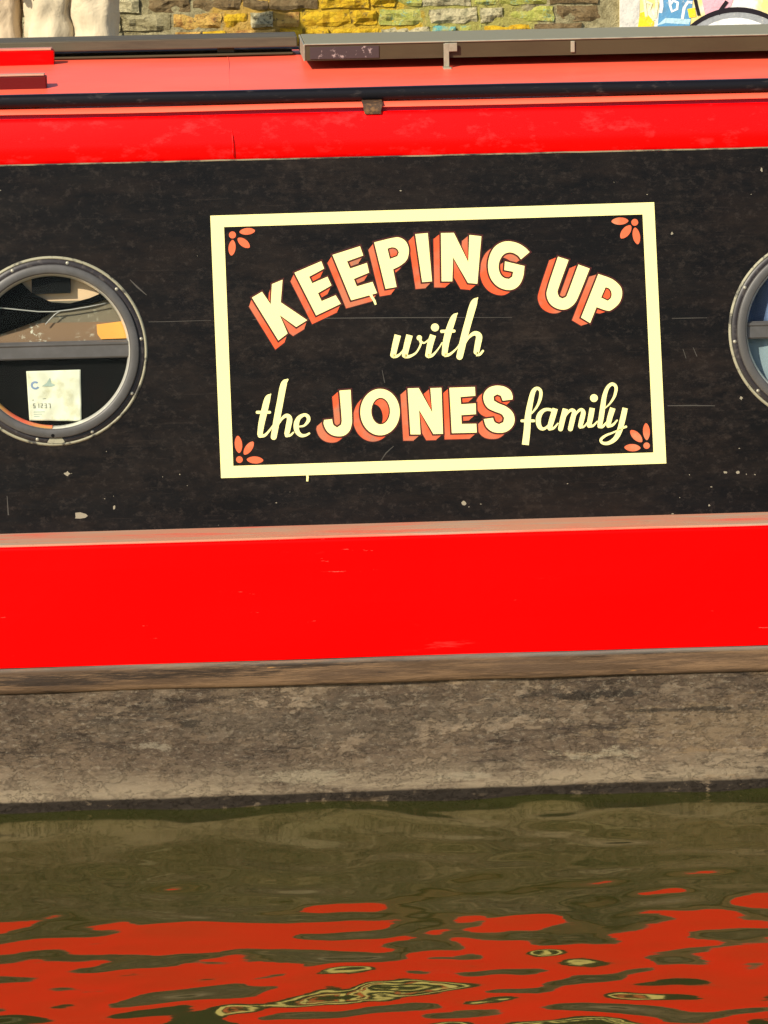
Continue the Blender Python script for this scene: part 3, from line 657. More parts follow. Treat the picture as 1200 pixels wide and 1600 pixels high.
def script_letter(name, zoom, strokes, dots=()):
    ox, oy, s_ = zoom; v = []; f = []; lay = 0
    def fan(cx, cy, r, off):
        b = len(v); n = 16; v.extend(SP(*UV(ox+(cx+r*math.cos(2*PI*k/n))/s_, oy+(cy+r*math.sin(2*PI*k/n))/s_), off) for k in range(n)); f.append(tuple(range(b, b+n)))
    for st in strokes:
        off = .0004+.00004*lay; lay += 1; p = [Vector(a_) for a_ in st]; n = len(p); pts = []
        for i in range(n-1):
            p0 = p[i-1] if i else p[0]*2-p[1]; p3 = p[i+2] if i+2 < n else p[-1]*2-p[-2]
            for k in range(8):
                t = k/8; pts.append(.5*((2*p[i])+(p[i+1]-p0)*t+(2*p0-5*p[i]+4*p[i+1]-p3)*t*t+(3*p[i]-p0-3*p[i+1]+p3)*t**3))
        pts.append(p[-1]); b = len(v)
        for i, a_ in enumerate(pts):
            d = (pts[min(i+1, len(pts)-1)]-pts[max(i-1, 0)]); d = Vector((d.x, d.y)).normalized(); w = max(6, a_.z)/2
            for sg_ in (-1, 1): v.append(SP(*UV(ox+(a_.x-d.y*w*sg_)/s_, oy+(a_.y+d.x*w*sg_)/s_), off))
        for i in range(len(pts)-1): f.append((b+2*i, b+2*i+1, b+2*i+3, b+2*i+2))
        for e_ in (pts[0], pts[-1]):
            if e_.z < 40: lay += 1; fan(e_.x, e_.y, e_.z/2, .0004+.00004*lay)
        for k in range(1, n-1):
            pass
        # round the foot of heavy strokes
        if pts[-1].z >= 40: lay += 1; fan(pts[-1].x, pts[-1].y, pts[-1].z/2, .0004+.00004*lay)
    for (cx, cy, r) in dots: lay += 1; fan(cx, cy, r, .0004+.00004*lay)
    return sg(mesh(name, v, f, M['cream'], None))
script_letter('letter_w', Z7, [[(180, 420, 58), (160, 500, 55), (138, 598, 50)], [(138, 608, 40), (178, 606, 24), (225, 560, 14), (262, 470, 14)], [(285, 420, 58), (262, 510, 55), (242, 598, 50)], [(242, 608, 40), (285, 610, 26), (345, 575, 17), (385, 500, 18), (375, 445, 30)], [(380, 475, 22), (415, 490, 15), (455, 462, 13), (480, 440, 12)]], [(372, 445, 24)])
script_letter('letter_i', Z7, [[(495, 420, 55), (470, 500, 55), (450, 598, 50)], [(450, 608, 40), (490, 600, 24), (540, 545, 13), (575, 490, 12)]], [(512, 352, 36)])
script_letter('letter_t', Z7, [[(712, 225, 8), (680, 262, 48), (640, 370, 60), (612, 480, 58), (597, 585, 50)], [(597, 597, 40), (640, 594, 24), (700, 545, 14), (740, 490, 12)], [(572, 387, 28), (682, 384, 28)]])
script_letter('letter_h', Z7, [[(895, 85, 6), (858, 138, 60), (810, 300, 62), (770, 450, 62), (732, 612, 58)], [(765, 530, 10), (810, 445, 22), (865, 405, 38), (905, 430, 55), (895, 500, 55), (882, 570, 50)], [(882, 588, 45), (912, 592, 24), (940, 562, 20)]])
script_letter('letter_t', Z5, [[(235, 195, 8), (208, 232, 48), (180, 340, 55), (155, 450, 52), (143, 535, 45)], [(143, 548, 38), (185, 545, 24), (235, 490, 15), (275, 430, 12)], [(120, 350, 26), (225, 350, 24)]])
script_letter('letter_h', Z5, [[(378, 72, 16), (345, 112, 52), (315, 260, 55), (285, 420, 55), (260, 560, 50)], [(290, 470, 10), (330, 405, 22), (370, 378, 32), (395, 405, 46), (385, 470, 46), (372, 530, 42)], [(372, 545, 36), (400, 546, 20), (428, 522, 14)]])
script_letter('letter_e', Z5, [[(475, 472, 14), (520, 463, 18), (555, 420, 30), (550, 385, 30), (520, 372, 26), (475, 398, 36), (453, 450, 45), (458, 508, 42), (490, 545, 32), (530, 546, 22), (563, 530, 16)]])
script_letter('letter_f', Z8, [[(125, 690, 65), (140, 560, 62), (150, 420, 58), (175, 280, 50), (200, 190, 42), (235, 160, 30), (268, 185, 30), (266, 250, 30), (235, 330, 22), (185, 395, 14)], [(92, 465, 26), (203, 465, 26)]])
script_letter('letter_a', Z8, [[(385, 370, 25), (340, 358, 28), (295, 368, 34), (258, 410, 46), (246, 470, 48), (262, 525, 40), (300, 540, 26), (345, 500, 16), (380, 430, 14)], [(405, 350, 50), (378, 440, 52), (352, 528, 46)], [(352, 538, 36), (390, 533, 22), (430, 490, 14)]])
script_letter('letter_m', Z8, [[(500, 352, 50), (475, 450, 50), (455, 540, 46)], [(475, 475, 10), (515, 398, 20), (555, 364, 28), (582, 385, 42), (568, 450, 48), (547, 540, 46)], [(565, 475, 10), (605, 393, 20), (645, 360, 28), (668, 385, 42), (655, 450, 46), (640, 512, 42)], [(640, 522, 32), (675, 518, 18), (715, 470, 12)]])
script_letter('letter_i', Z8, [[(752, 345, 50), (737, 430, 50), (722, 500, 45)], [(722, 512, 36), (760, 510, 22), (800, 470, 12)]], [(768, 252, 37)])
script_letter('letter_l', Z8, [[(822, 508, 44), (835, 440, 48), (850, 340, 48), (867, 230, 42), (897, 152, 34), (940, 120, 30), (975, 152, 30), (962, 230, 26), (920, 300, 17), (875, 345, 10)], [(820, 515, 38), (850, 518, 26), (895, 470, 14)]])
script_letter('letter_y', Z8, [[(945, 345, 52), (918, 430, 50), (903, 495, 45)], [(903, 512, 36), (945, 503, 24), (985, 460, 14)], [(1060, 345, 50), (1037, 450, 52), (1007, 560, 50), (965, 635, 42), (900, 675, 32), (845, 670, 26), (835, 638, 26), (880, 602, 22), (940, 578, 17), (1020, 542, 14), (1068, 520, 22)]])
def corner(zoom, dot, petals):
    ox, oy, s_ = zoom
    T = lambda P: [UV(ox+x/s_, oy+y/s_) for x, y in P]
    def pet(cx, cy, a_, b_, rot):
        out = []
        for k in range(20):
            t = 2*PI*k/20; x = a_*math.cos(t); y = b_*math.sin(t)*(1-.25*abs(math.cos(t))**3); out.append((cx+x*math.cos(rot)-y*math.sin(rot), cy+x*math.sin(rot)+y*math.cos(rot)))
        return out
    flat('petal_centre', [(T(ell(*dot, dot[2], 16)), [])], M['petal'], .0007)
    for (cx, cy, a_, b_, rot) in petals: flat('petal', [(T(pet(cx, cy, a_, b_, math.radians(rot))), [])], M['petal'], .0007)
corner((320, 310, 3.243), (140, 185, 18), [(215, 167, 40, 17, -5), (197, 225, 38, 19, 38), (138, 250, 40, 18, 95)])
corner((670, 310, 3.158), (1016, 118, 17), [(943, 112, 42, 18, -2), (972, 165, 40, 20, -52), (1024, 185, 42, 18, 80)])
corner((330, 550, 3.243), (143, 545, 17), [(138, 468, 44, 19, 85), (190, 487, 40, 18, -55), (222, 547, 42, 18, 3)])
corner((680, 550, 3.158), (1043, 462, 16), [(973, 472, 40, 18, 2), (992, 415, 40, 19, 45), (1042, 393, 42, 17, 87)])
# runs, scratches and chips on the paint
def run(name, pts, mat, off=.0008):
    v = []; f = []
    for i, (x, y, w) in enumerate(pts):
        x2, y2, _ = pts[min(i+1, len(pts)-1)]; x1, y1, _ = pts[max(i-1, 0)]; d = Vector((x2-x1, y2-y1)).normalized()
        for s_ in (-1, 1): v.append(SP(*UV(x-d.y*w/2*s_, y+d.x*w/2*s_), off))
    for i in range(len(pts)-1): f.append((2*i, 2*i+1, 2*i+3, 2*i+2))
    return mesh(name, v, f, mat, None)
sg(run('paint_drip', [(578, 458, 5), (581, 464, 4), (585, 470, 4), (587, 476, 3)], M['cream']))
sg(run('paint_drip', [(480, 741, 3), (480.5, 746, 3.5), (480, 752, 3)], M['cream']))
for pts in ([(1043, 634, 1.2), (1080, 633.5, 1.8), (1117, 634, 1)], [(203, 437, 1), (214, 448, 2.6), (229, 461, 1)], [(1050, 497.5, .8), (1075, 497, 1.2), (1105, 496.5, .6)], [(595, 720, 1), (603, 708, 1.6), (615, 697, 1)],
            [(232, 503, .7), (262, 502.5, .9), (330, 500.5, .5)], [(430, 336.8, .1), (431, 337, .1)], [(597, 578, .7), (601, 598, 1.3)], [(1067, 545, .8), (1072, 560, 1)], [(1083, 543, .8), (1089, 557, 1.2)], [(11, 775, 1), (13, 805, 2)]):
    B(run('scratch', pts, M['scratch'], .0002))
B(run('scratch', [(395, 499.5, .7), (480, 497.5, 1.0), (600, 496.5, 1.3), (700, 496, 1), (800, 496, .6)], M['scratch'], .00006))
random.seed(3)
def chip(px, py, r, st=1.):
    n = 9; pts = [(px+r*st*math.cos(2*PI*k/n)*random.uniform(.5, 1.2), py+r*math.sin(2*PI*k/n)*random.uniform(.4, 1.2)) for k in range(n)]
    v = [SP(*UV(*p), .0003) for p in pts]; return v
cv_ = []; cf_ = []
spots = [(725, 786, 4, 1), (124, 806, 5, 2.4), (105, 740, 4, 1.3), (1133, 738, 3, 1), (1153, 738, 3, 1), (1190, 265, 4, .5), (397, 514, 4, .6), (178, 793, 4, .6), (1050, 365, 2.5, 1), (872, 745, 3, 1), (1158, 622, 3, .8), (1108, 790, 2, 1)]
for _ in range(60): spots.append((random.uniform(-60, 1260), random.choice([random.uniform(270, 820), random.uniform(700, 822)]), random.uniform(.4, 1.1), random.uniform(.7, 2.2)))
for s_ in spots:
    if any(math.hypot(s_[0]-cx, s_[1]-cy) < 156 for cx, cy in ((82, 549), (1284, 514))) or (326 < s_[0] < 1043 and 315 < s_[1] < 748): continue
    b = len(cv_); c = chip(*s_); cv_ += c; cf_.append(tuple(range(b, b+len(c))))
B(tag(mesh('paint_chips', cv_, cf_, M['chip'], None), kind='stuff', label='scattered pale chips in the black paint'))

# ================================================================== THINGS ON THE ROOF
# solar panel
yp = .652; pA = aty(474, 75, yp); zb = aty(840, 87, yp).z; ztp = aty(840, 63, yp).z; x0 = pA.x; x1 = 1.75; wd = .42
sp = empty('solar_panel', (x0+.6, yp+.2, rz(yp+.2))); tag(sp, 'long bronze framed solar panel raised on brackets above the red roof', 'solar panel')
def so(o): o.parent = sp; o.matrix_parent_inverse = Matrix.Translation(-sp.location); return o
# channel-shaped front and back rails
def channel(y, s_):
    t = .004; D = .020*s_
    pr = [(y, zb), (y+D, zb), (y+D, zb+t), (y+t*s_, zb+t), (y+t*s_, ztp-t), (y+D, ztp-t), (y+D, ztp), (y, ztp)]
    return so(extrude_profile('frame_rail', pr, [x0+.004, .2, .8, x1], M['frame'], None, True))
channel(yp, 1); channel(yp+wd, -1)
so(box('frame_end', (x0, yp-.0015, zb-.001), (x0+.0038, yp+wd, ztp+.001), M['frameedge'], None, .001)); so(box('frame_end', (x1+.0002, yp-.0015, zb-.001), (x1+.004, yp+wd, ztp+.001), M['frameedge'], None, .001))
so(box('frame_lip', (x0+.002, yp-.003, ztp+.0002), (x1, yp+.012, ztp+.0032), M['frameedge'], None, .001))
so(box('glass_sheet', (x0+.005, yp+.0125, ztp-.003), (x1-.001, yp+wd-.001, ztp+.0022), M['pv'], None, .001))
pS = aty(484, 74, yp); pE = aty(592, 74, yp)
so(box('sticker', (pS.x, yp-.0022, zb+.003), (pE.x, yp-.0008, ztp-.004), M['sticker'], None, .0005))
# brackets: upright leg, tab under the lip and a foot on the roof
for px in (697, 1260):
    xb_ = aty(px, 80, yp).x; yf_ = yp-.006
    so(box('bracket_leg', (xb_-.006, yf_-.005, rz(yf_)+.0035), (xb_+.006, yf_-.001, ztp-.002), M['frameedge'], None, .001))
    so(box('bracket_tab', (xb_-.003, yf_-.0045, ztp-.020), (xb_+.024, yf_-.0005, ztp-.001), M['frameedge'], None, .001))
    so(box('bracket_foot', (xb_-.008, yf_-.022, rz(yf_)-.002), (xb_+.010, yf_+.03, rz(yf_)+.0034), M['frameedge'], None, .001))
for px in (520, 700, 1000, 1260):
    xx = aty(px, 80, yp).x; so(box('rear_support', (xx-.015, yp+wd-.05, rz(yp+wd-.05)-.002), (xx+.015, yp+wd-.01, zb+.004), M['frame'], None, .002))
# small bolt on the frame face
pb = aty(895, 70, yp); so(box('frame_clip', (pb.x-.005, yp-.004, zb+.006), (pb.x+.004, yp-.0008, ztp-.003), M['frameedge'], None, .001))

# gangplank lying along the roof, on thin battens
yk = .955; xk1 = x0-.006; zk = rz(yk)+.022
gp = empty('gangplank', (xk1-.6, yk+.1, rz(yk+.1))); tag(gp, 'weathered dark gangplank lying along the boat roof', 'plank')
def go(o): o.parent = gp; o.matrix_parent_inverse = Matrix.Translation(-gp.location); return o
go(box('board', (-2.5, yk, zk), (xk1, yk+.20, zk+.024), M['plank'], None, .003))
go(box('under_board', (-2.5, yk+.002, rz(yk)+.0045), (xk1-.01, yk+.15, rz(yk)+.0100), M['frame'], None, .002))
for xx in (-2.2, -1.4, -.9, -.3): go(box('batten', (xx-.02, yk+.03, rz(yk)+.0102), (xx+.02, yk+.17, zk-.0002), M['plank'], None, .002))
for xx in (-2.0, -1.0, -.35): go(box('foot_pad', (xx-.03, yk+.01, rz(yk)-.002), (xx+.03, yk+.14, rz(yk)+.0043), M['rail'], None, 0))

# ================================================================== BRICK WALL BEHIND
WY = 7.4; CH = .0748
wall = empty('brick_wall', (0, WY+.15, .70)); tag(wall, 'old brick wall with yellow and green spray paint behind the boat', 'wall')
def wo(o): o.parent = wall; o.matrix_parent_inverse = Matrix.Translation(-wall.location); return o
def paint(name, base, second, third=None, s_=.55):
    a = Mat(name, base, .9, .15)
    a.over(second, a.ramp(a.noise(22, 6, .7, space='World'), .46, .60, 0, .9))
    if third: a.over(third, a.ramp(a.noise(34, 6, .7, (1, 1, 1.3), 'World'), .55, .64, 0, .9))  # dark third tones put crevice shadow into the brick colour
    a.bump(a.noise(38, 7, .78, space='World'), 1., .03); return a.m
BM = {'brown': paint('brown_stock_brick', (.22, .15, .07), (.30, .22, .11), (.10, .07, .04)), 'yellow': paint('yellow_painted_brick', (.80, .52, .03), (.58, .32, .02), (.30, .20, .05)),
      'pale': paint('pale_crumbling_brick', (.66, .58, .34), (.30, .28, .16), (.10, .085, .05)), 'orange': paint('orange_crumbling_brick', (.72, .46, .12), (.42, .20, .06), (.14, .10, .05)),
      'green': paint('green_painted_brick', (.46, .47, .10), (.62, .56, .16), (.26, .46, .34)), 'teal': paint('teal_painted_brick', (.16, .48, .46), (.50, .48, .16), (.20, .34, .22)),
      'mortar': paint('rough_mortar', (.46, .40, .22), (.28, .24, .12), (.14, .115, .06))}
def mortar_sprayed():
    a = Mat('sprayed_mortar', (.46, .40, .22), .9, .15)
    a.over((.26, .22, .11), a.ramp(a.noise(22, 6, .7, space='World'), .46, .60, 0, .9))
    def zone(p0, p1):
        x = a.n.new('ShaderNodeSeparateXYZ'); a.t.links.new(a.n.new('ShaderNodeNewGeometry').outputs['Position'], x.inputs[0])
        w = a.math('ADD', x.outputs[0], a.math('MULTIPLY', a.math('SUBTRACT', a.noise(6, 4, .7, space='World'), .5), .5))
        x0_, x1_ = aty(p0, 20, 7.4).x, aty(p1, 20, 7.4).x
        return a.math('MULTIPLY', a.ramp(w, x0_-.03, x0_+.03), a.ramp(w, x1_+.03, x1_-.03))
    a.over((.72, .42, .06), a.math('MULTIPLY', zone(330, 470), .7)); a.over((.74, .48, .03), a.math('MULTIPLY', zone(465, 650), .9)); a.over((.48, .44, .10), a.math('MULTIPLY', zone(650, 830), .8))
    a.over((.10, .08, .04), a.ramp(a.noise(30, 6, .7, space='World'), .57, .66, 0, .85))
    a.bump(a.noise(30, 7, .78, space='World'), 1., .04); return a.m
MSPRAY = mortar_sprayed()
wo(box('mortar_backing', (-9, WY+.011, .70), (9, WY+.3, 2.7), MSPRAY, None, 0))
random.seed(21)
def rough_brick(L, H_, seed, rough):
    nx_, nz_ = 7, 4; v = []; f = []; D = .09
    for i in range(nx_+1):
        for k in range(nz_+1):
            x = -L/2+L*i/nx_; z = -H_/2+H_*k/nz_; e_ = min(i, nx_-i, 1)*min(k, nz_-k, 1)
            nn = noise.noise(Vector((x*17+seed*9, z*25, seed))); y = -(.004 if e_ else -.004)-rough*nn*(1 if e_ else .6)
            jx = .010*noise.noise(Vector((x*9, z*30, seed+5))) if i in (0, nx_) else 0; jz = .008*noise.noise(Vector((x*14, z*9, seed+8))) if k in (0, nz_) else 0
            v.append((x+jx, y, z+jz))
    for i in range(nx_):
        for k in range(nz_): a_ = i*(nz_+1)+k; f.append((a_, a_+nz_+1, a_+nz_+2, a_+1))
    rim = [i*(nz_+1) for i in range(nx_+1)]+[nx_*(nz_+1)+k for k in range(1, nz_+1)]+[i*(nz_+1)+nz_ for i in range(nx_-1, -1, -1)]+[k for k in range(nz_-1, 0, -1)]
    b = len(v); v += [(v[i][0], D, v[i][2]) for i in rim]; n = len(rim)
    for i in range(n): f.append((rim[i], rim[(i+1) % n], b+(i+1) % n, b+i))
    me = bpy.data.meshes.new('brick'); me.from_pydata(v, [], f); me.update(); me.materials.append(BM['brown']); return me
BMESH = [rough_brick(.205, .062, s_, .026) for s_ in range(5)]; BHEAD = [rough_brick(.10, .062, s_+20, .030) for s_ in range(4)]
zj = aty(600, 41, WY).z                      # a bed joint seen in the photograph
def band(px, row):
    if (row > 2 or row < -1) and random.random() < .3+.12*max(0, row-2): return 'brown'
    if px < 245: return random.choice(['pale', 'pale', 'mortar'])
    if px < 470: return random.choice(['brown', 'brown', 'brown']) if row >= 1 else random.choice(['orange', 'orange', 'pale', 'yellow'])
    if px < 625: return 'yellow'
    if px < 745: return random.choice(['green', 'green', 'green', 'teal', 'pale'])
    if px < 800: return random.choice(['yellow', 'green', 'pale'])
    if px < 860: return random.choice(['teal', 'green', 'pale'])
    return random.choice(['brown', 'brown', 'mortar', 'brown'])
PXW = lambda x: 600+(x-aty(600, 20, WY).x)/(aty(601, 20, WY).x-aty(600, 20, WY).x)
XR0 = aty(968, 20, WY).x                     # where the smooth rendered part begins
rest_v = []; rest_f = []
for row in range(-7, 19):
    x = -8.8+random.uniform(0, .2); z = zj+CH*(row+.5)
    if z < .75 or z > 2.66: continue
    while x < 8.8:
        head = random.random() < (.45 if -1 <= row <= 2 else .3); L = .112 if head else .218
        cx = x+L/2; x += L
        if cx+L/2 > XR0: break
        if -2 <= row <= 5 and -2.6 < cx < 2.6:
            me = random.choice(BHEAD if head else BMESH); o = bpy.data.objects.new('brick', me); COL.objects.link(o)
            o.location = (cx, WY+random.uniform(-.006, .008), z); o.rotation_euler = (random.uniform(-.05, .05), random.uniform(-.03, .03), random.uniform(-.06, .06))
            if random.random() < .5: o.scale.x = -1
            o.material_slots[0].link = 'OBJECT'; o.material_slots[0].material = BM[band(PXW(cx), row)]; wo(o)
        else:
            b = len(rest_v); hx, hz = L/2-.006, .031; j = random.uniform(-.004, .004)
            for yy_ in (WY+j, WY+.1):
                for sx, sz in ((-1, -1), (1, -1), (1, 1), (-1, 1)): rest_v.append((cx+sx*hx, yy_, z+sz*hz))
            rest_f += [(b, b+1, b+2, b+3), (b, b+4, b+5, b+1), (b+1, b+5, b+6, b+2), (b+2, b+6, b+7, b+3), (b+3, b+7, b+4, b)]
wo(tag(mesh('bricks', rest_v, rest_f, BM['brown'], None), kind='stuff'))
# rendered stretch with graffiti
a = Mat('sprayed_render', (.74, .72, .66), .85, .2)
a.over((.74, .60, .22), a.ramp(a.noise(4, 4, .6, space='World'), .55, .62)); a.over((.72, .38, .42), a.ramp(a.noise(3.2, 4, .6, (1, 1, 2), 'World'), .56, .64)); a.over((.38, .50, .36), a.ramp(a.noise(5.4, 4, .6, (1.4, 1, 1), 'World'), .62, .68))
a.bump(a.noise(30, 6), .4, .01); M['render'] = a.m
rv = box('rendered_panel', (XR0, WY-.012, .70), (8.9, WY+.1, 2.68), M['render'], None, .004); wo(rv)
GY = WY-.0135
def spray(name, pts, mat, off=0., th=.004):
    v = [aty(x, y, GY-off) for x, y in pts]; n = len(v); v += [p+Vector((0, .0012, 0)) for p in v]
    return wo(mesh(name, v, [tuple(range(n)), tuple(reversed(range(n, 2*n)))]+[(i, (i+1) % n, n+(i+1) % n, n+i) for i in range(n)], mat, None))
def spray_line(name, pts, w, mat, off=.001):
    L_, R_ = [], []
    for i, (x, y) in enumerate(pts):
        x2, y2 = pts[min(i+1, len(pts)-1)]; x1_, y1_ = pts[max(i-1, 0)]; d = Vector((x2-x1_, y2-y1_)).normalized(); ww = w[i] if isinstance(w, (list, tuple)) else w
        L_.append((x-d.y*ww/2, y+d.x*ww/2)); R_.append((x+d.y*ww/2, y-d.x*ww/2))
    v = [aty(x, y, GY-off) for x, y in L_+R_]; n = len(pts); return wo(mesh(name, v, [(i, i+1, n+i+1, n+i) for i in range(n-1)], mat, None))
def sprayed(n_, c_, *_):
    a = Mat(n_, c_, .85, .15); a.over(tuple(x*.55+.06 for x in c_), a.ramp(a.noise(26, 6, .75, space='World'), .50, .66, 0, .7)); a.over((.62, .58, .48), a.ramp(a.noise(40, 5, .7, space='World'), .60, .68, 0, .6)); a.bump(a.noise(40, 5, space='World'), .5, .01); return a
g_black = Mat('black_spray', (.014, .010, .014), .7, .2).m; g_grey = sprayed('grey_spray', (.30, .31, .32), .8, .2).m; g_white = sprayed('white_spray', (.82, .82, .80), .8, .2).m
g_blue = sprayed('blue_spray', (.10, .28, .48), .8, .2).m; g_yel = sprayed('yellow_spray', (.80, .58, .03), .8, .2).m; g_cream = sprayed('cream_spray', (.78, .72, .48), .8, .2).m; g_pink = sprayed('pink_spray', (.74, .38, .44), .8, .2).m; g_lb = sprayed('light_blue_spray', (.42, .62, .70), .8, .2).m
spray('graffiti_patch', [(968, -12), (1000, -12), (998, 60), (968, 60)], sprayed('off_white_spray', (.58, .56, .50)).m)
spray('graffiti_patch', [(1000, 20), (1008, 18), (1022, 34), (1020, 60), (994, 60)], g_yel, .0004)
spray('graffiti_patch', [(1032, -12), (1084, -12), (1076, 60), (1026, 60)], g_blue, .0002)
spray('graffiti_patch', [(1026, 40), (1040, 28), (1080, 30), (1076, 38), (1040, 36)], g_lb, .0006)
spray('graffiti_patch', [(1074, 14), (1086, 12), (1088, 26), (1077, 28)], g_yel, .0008)
for pts, w in (([(1007, -10), (1008, 12), (1010, 26)], 4), ([(1008, 2), (1018, 6), (1014, 16), (1022, 32)], 4.5), ([(1024, -10), (1026, 8), (1024, 28)], 4.5), ([(1033, -8), (1034, 10), (1032, 20)], 5), ([(1046, -10), (1047, 8), (1050, 18), (1058, 14), (1059, 4), (1052, 1), (1048, 6)], 4), ([(1066, 30), (1069, 12), (1075, 3), (1082, 4)], 4.5)):
    spray_line('graffiti_stroke', pts, w, g_white if pts[0][0] > 1030 else g_cream, .0012)
spray('graffiti_patch', [(1094, -12), (1150, -12), (1142, 10), (1102, 24)], g_pink, .0002)
arc = lambda R, cx, cy, t0, t1, n=24: [(cx+R*math.cos(math.radians(t0+(t1-t0)*k/n)), cy-R*math.sin(math.radians(t0+(t1-t0)*k/n))) for k in range(n+1)]
spray('graffiti_fill', arc(108, 1152, 124, 20, 160), g_grey, .0014)
spray('graffiti_highlight', arc(88, 1150, 116, 48, 132), g_white, .0018)
spray_line('graffiti_outline', arc(110, 1152, 125, 18, 162), [3+5*math.sin(PI*k/24) for k in range(25)], g_black, .0022)
spray_line('graffiti_outline', [(1084, -10), (1088, 8), (1092, 24)], 5, g_black, .0026); spray_line('graffiti_outline', [(1122, 22), (1130, 10), (1136, 2)], 6, g_black, .0026)

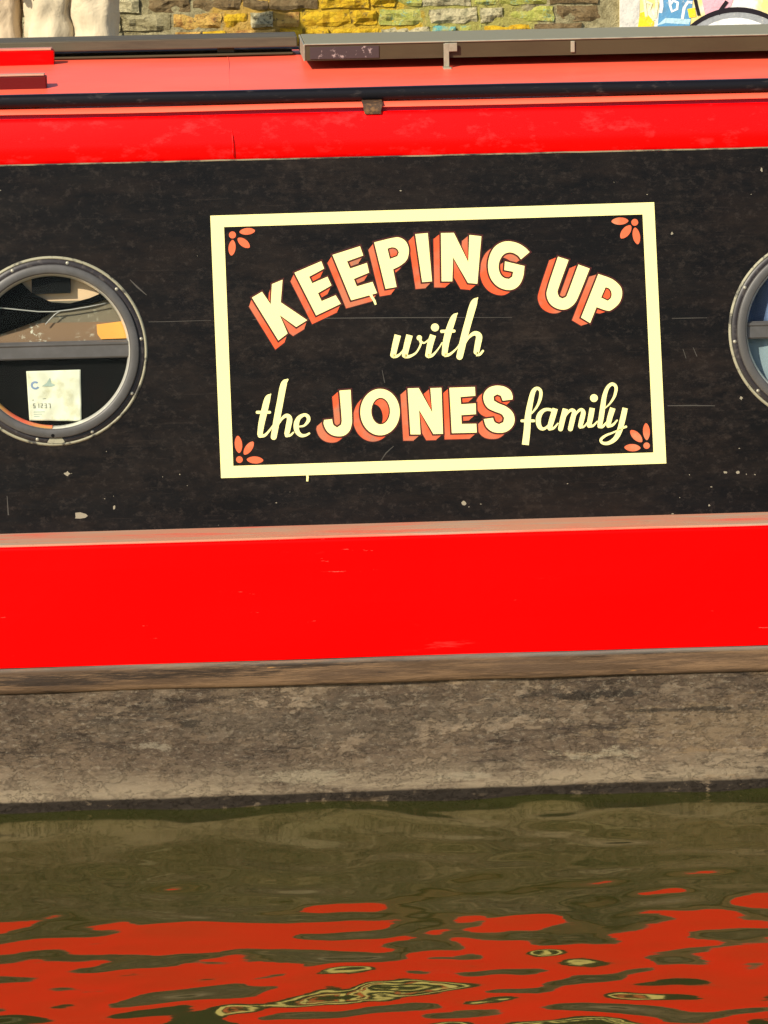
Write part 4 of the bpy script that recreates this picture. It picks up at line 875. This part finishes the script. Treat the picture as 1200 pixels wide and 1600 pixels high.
# ================================================================== PEOPLE ON THE FAR TOWPATH
def loft(name, rings, mat, parent, n=20, fold=.0, seed=0, cap=True):
    v = []; f = []
    for (c, rx, ry) in rings:
        for k in range(n):
            t = 2*PI*k/n; w = 1+fold*noise.noise(Vector((math.cos(t)*2.3+seed, c[2]*11+math.sin(t)*2.0, math.sin(t)*2.3)))
            v.append((c[0]+rx*w*math.cos(t), c[1]+ry*w*math.sin(t), c[2]))
    for i in range(len(rings)-1):
        for k in range(n): f.append((i*n+k, i*n+(k+1) % n, (i+1)*n+(k+1) % n, (i+1)*n+k))
    if cap: f.append(tuple(range(n))); f.append(tuple((len(rings)-1)*n+k for k in range(n)))
    o = mesh(name, v, f, mat, None, True); o.parent = parent; o.matrix_parent_inverse = Matrix.Translation(-parent.location); return o
def person(x, y, h, lab, trouser, jacket, hairm, skin, spread, rz_=0.):
    z0 = .70; e = empty('person', (x, y, z0)); tag(e, lab, 'person')
    s_ = h/1.75
    P = {'pel': (0, 0, .95), 'wst': (0, 0, 1.10), 'cst': (0, 0, 1.32), 'nk': (0, 0, 1.48), 'hd0': (0, -.01, 1.56), 'hd1': (0, -.015, 1.64), 'hd2': (0, -.01, 1.72)}
    names = list(P); E_ = [(0, 1), (1, 2), (2, 3), (3, 4), (4, 5), (5, 6)]; R_ = [.14, .12, .15, .055, .075, .088, .06]
    pts = [P[k] for k in names]
    def add(p, r, par): pts.append(p); R_.append(r); E_.append((par, len(pts)-1)); return len(pts)-1
    for sx in (-1, 1):
        a_ = add((sx*.09, 0, .88), .095, 0); b_ = add((sx*spread, .0, .50), .062, a_); c_ = add((sx*spread, .01, .28), .058, b_); d_ = add((sx*spread, .02, .09), .042, c_); add((sx*spread*1.05, -.07, .045), .04, d_); add((sx*spread*1.1, -.15, .035), .032, len(pts)-1)
        a_ = add((sx*.17, 0, 1.42), .065, 2); b_ = add((sx*.24, .02, 1.15), .048, a_); c_ = add((sx*.23, -.06, .92), .035, b_); d_ = add((sx*.225, -.09, .84), .032, c_)
        for k in range(4): g1 = add((sx*(.205+.0), -.115+.02*k, .78), .010, d_); add((sx*.20, -.112+.02*k, .735+.008*abs(k-1.5)), .008, g1)
        g1 = add((sx*.20, -.125, .81), .010, d_); add((sx*.19, -.14, .78), .008, g1)
    me = bpy.data.meshes.new('body'); me.from_pydata([(p[0]*s_, p[1]*s_, p[2]*s_) for p in pts], E_, []); me.update()
    o = link('body', me, skin); o.parent = e
    md = o.modifiers.new('skin', 'SKIN'); sk = me.skin_vertices[0].data
    for i, r in enumerate(R_): sk[i].radius = (r*s_, r*s_); sk[i].use_root = (i == 0)
    o.modifiers.new('sub', 'SUBSURF').levels = 1; o.modifiers['sub'].render_levels = 2; md.use_smooth_shade = True
    L = lambda p: (x+p[0]*s_, y+p[1]*s_, z0+p[2]*s_)
    for sx in (-1, 1):
        rings = []
        for zz in np.linspace(.05, .86, 34):
            t = (zz-.05)/.81; cx = sx*(spread*(1-t**2)+.085*t**2); r = .074+.003*math.sin(zz*47+sx)+.030*t**2
            rings.append((L((cx, .01, zz)), r*1.05*s_, (r+.012)*s_))
        loft('trouser_leg', rings, trouser, e, 36, .20, 3.1*sx+x)
        loft('shoe', [(L((sx*spread, -.05, zz)), rx, ry) for zz, rx, ry in ((.0, .045, .125), (.03, .05, .13), (.06, .046, .11), (.09, .04, .06))], M['blackcloth'], e, 18, 0)
        loft('sleeve', [(L((sx*cx, cy, zz)), r, r) for cx, cy, zz, r in ((.235, -.055, .93, .05), (.245, .0, 1.05, .056), (.25, .02, 1.16, .062), (.215, .01, 1.30, .07), (.18, 0, 1.42, .092), (.13, 0, 1.475, .07))], jacket, e, 18, .15, sx)
    loft('trouser_seat', [(L((0, .01, zz)), rx*s_, ry*s_) for zz, rx, ry in ((.78, .16, .12), (.86, .185, .14), (.95, .18, .14), (1.02, .165, .125))], trouser, e, 24, .1, 1)
    loft('jacket', [(L((0, .0, zz)), rx*s_, ry*s_) for zz, rx, ry in ((.88, .20, .16), (1.0, .19, .155), (1.15, .18, .145), (1.3, .20, .15), (1.42, .205, .135), (1.47, .15, .11), (1.51, .08, .08))], jacket, e, 24, .12, 2)
    hp = [(L((0, .012, zz)), r*s_, r*1.12*s_) for zz, r in ((1.60, .080), (1.66, .092), (1.71, .088), (1.76, .060), (1.782, .02))]
    loft('hair', [((c[0], c[1]+.012, c[2]), a_, b_) for c, a_, b_ in hp], hairm, e, 20, .1, 5)
    loft('nose', [(L((0, -.105, zz)), r*s_, r*1.2*s_) for zz, r in ((1.615, .006), (1.625, .013), (1.65, .009), (1.665, .004))], skin, e, 10)
    for sx in (-1, 1):
        loft('eye', [(L((sx*.032, -.088, zz)), r*s_, r*s_) for zz, r in ((1.661, .003), (1.667, .010), (1.673, .003))], M['dark'], e, 10)
        loft('ear', [(L((sx*.088, .0, zz)), r*.5*s_, r*s_) for zz, r in ((1.61, .006), (1.63, .018), (1.66, .022), (1.675, .008))], skin, e, 10)
    loft('mouth', [(L((0, -.088, zz)), r*s_, .010*s_) for zz, r in ((1.588, .008), (1.592, .022), (1.597, .008))], M['maroon'], e, 12)
    e.rotation_euler.z = rz_
    return e
def cloth(name, c, d): 
    a = Mat(name, c, .85, .15); a.over(d, a.ramp(a.noise(9, 4, .6), .45, .7, 0, .6)); a.bump(a.noise(8, 3, .5, (1.3, 1.3, .8), dist=.8), .5, .03).bump(a.noise(70, 3), .2, .004); return a.m
skinm = Mat('skin', (.50, .30, .20), .5, .4); skinm = skinm.m
cream_t = cloth('cream_trousers', (.56, .47, .32), (.42, .35, .24)); tan_t = cloth('tan_trousers', (.60, .47, .31), (.48, .37, .25))
olive_j = cloth('olive_jacket', (.10, .10, .06), (.07, .07, .05)); navy_j = cloth('navy_jacket', (.03, .04, .07), (.02, .025, .04)); hair1 = cloth('dark_hair', (.03, .02, .012), (.05, .03, .02))
PYA = 6.0
xa = aty(112, 30, PYA).x; person(xa, PYA, 1.74, 'person in baggy cream trousers standing on the towpath near the brick wall', cream_t, olive_j, hair1, skinm, .088)
xbp = aty(-42, 30, PYA).x; person(xbp, PYA+.05, 1.80, 'person in tan trousers at the left edge of the towpath', tan_t, navy_j, hair1, skinm, .086)
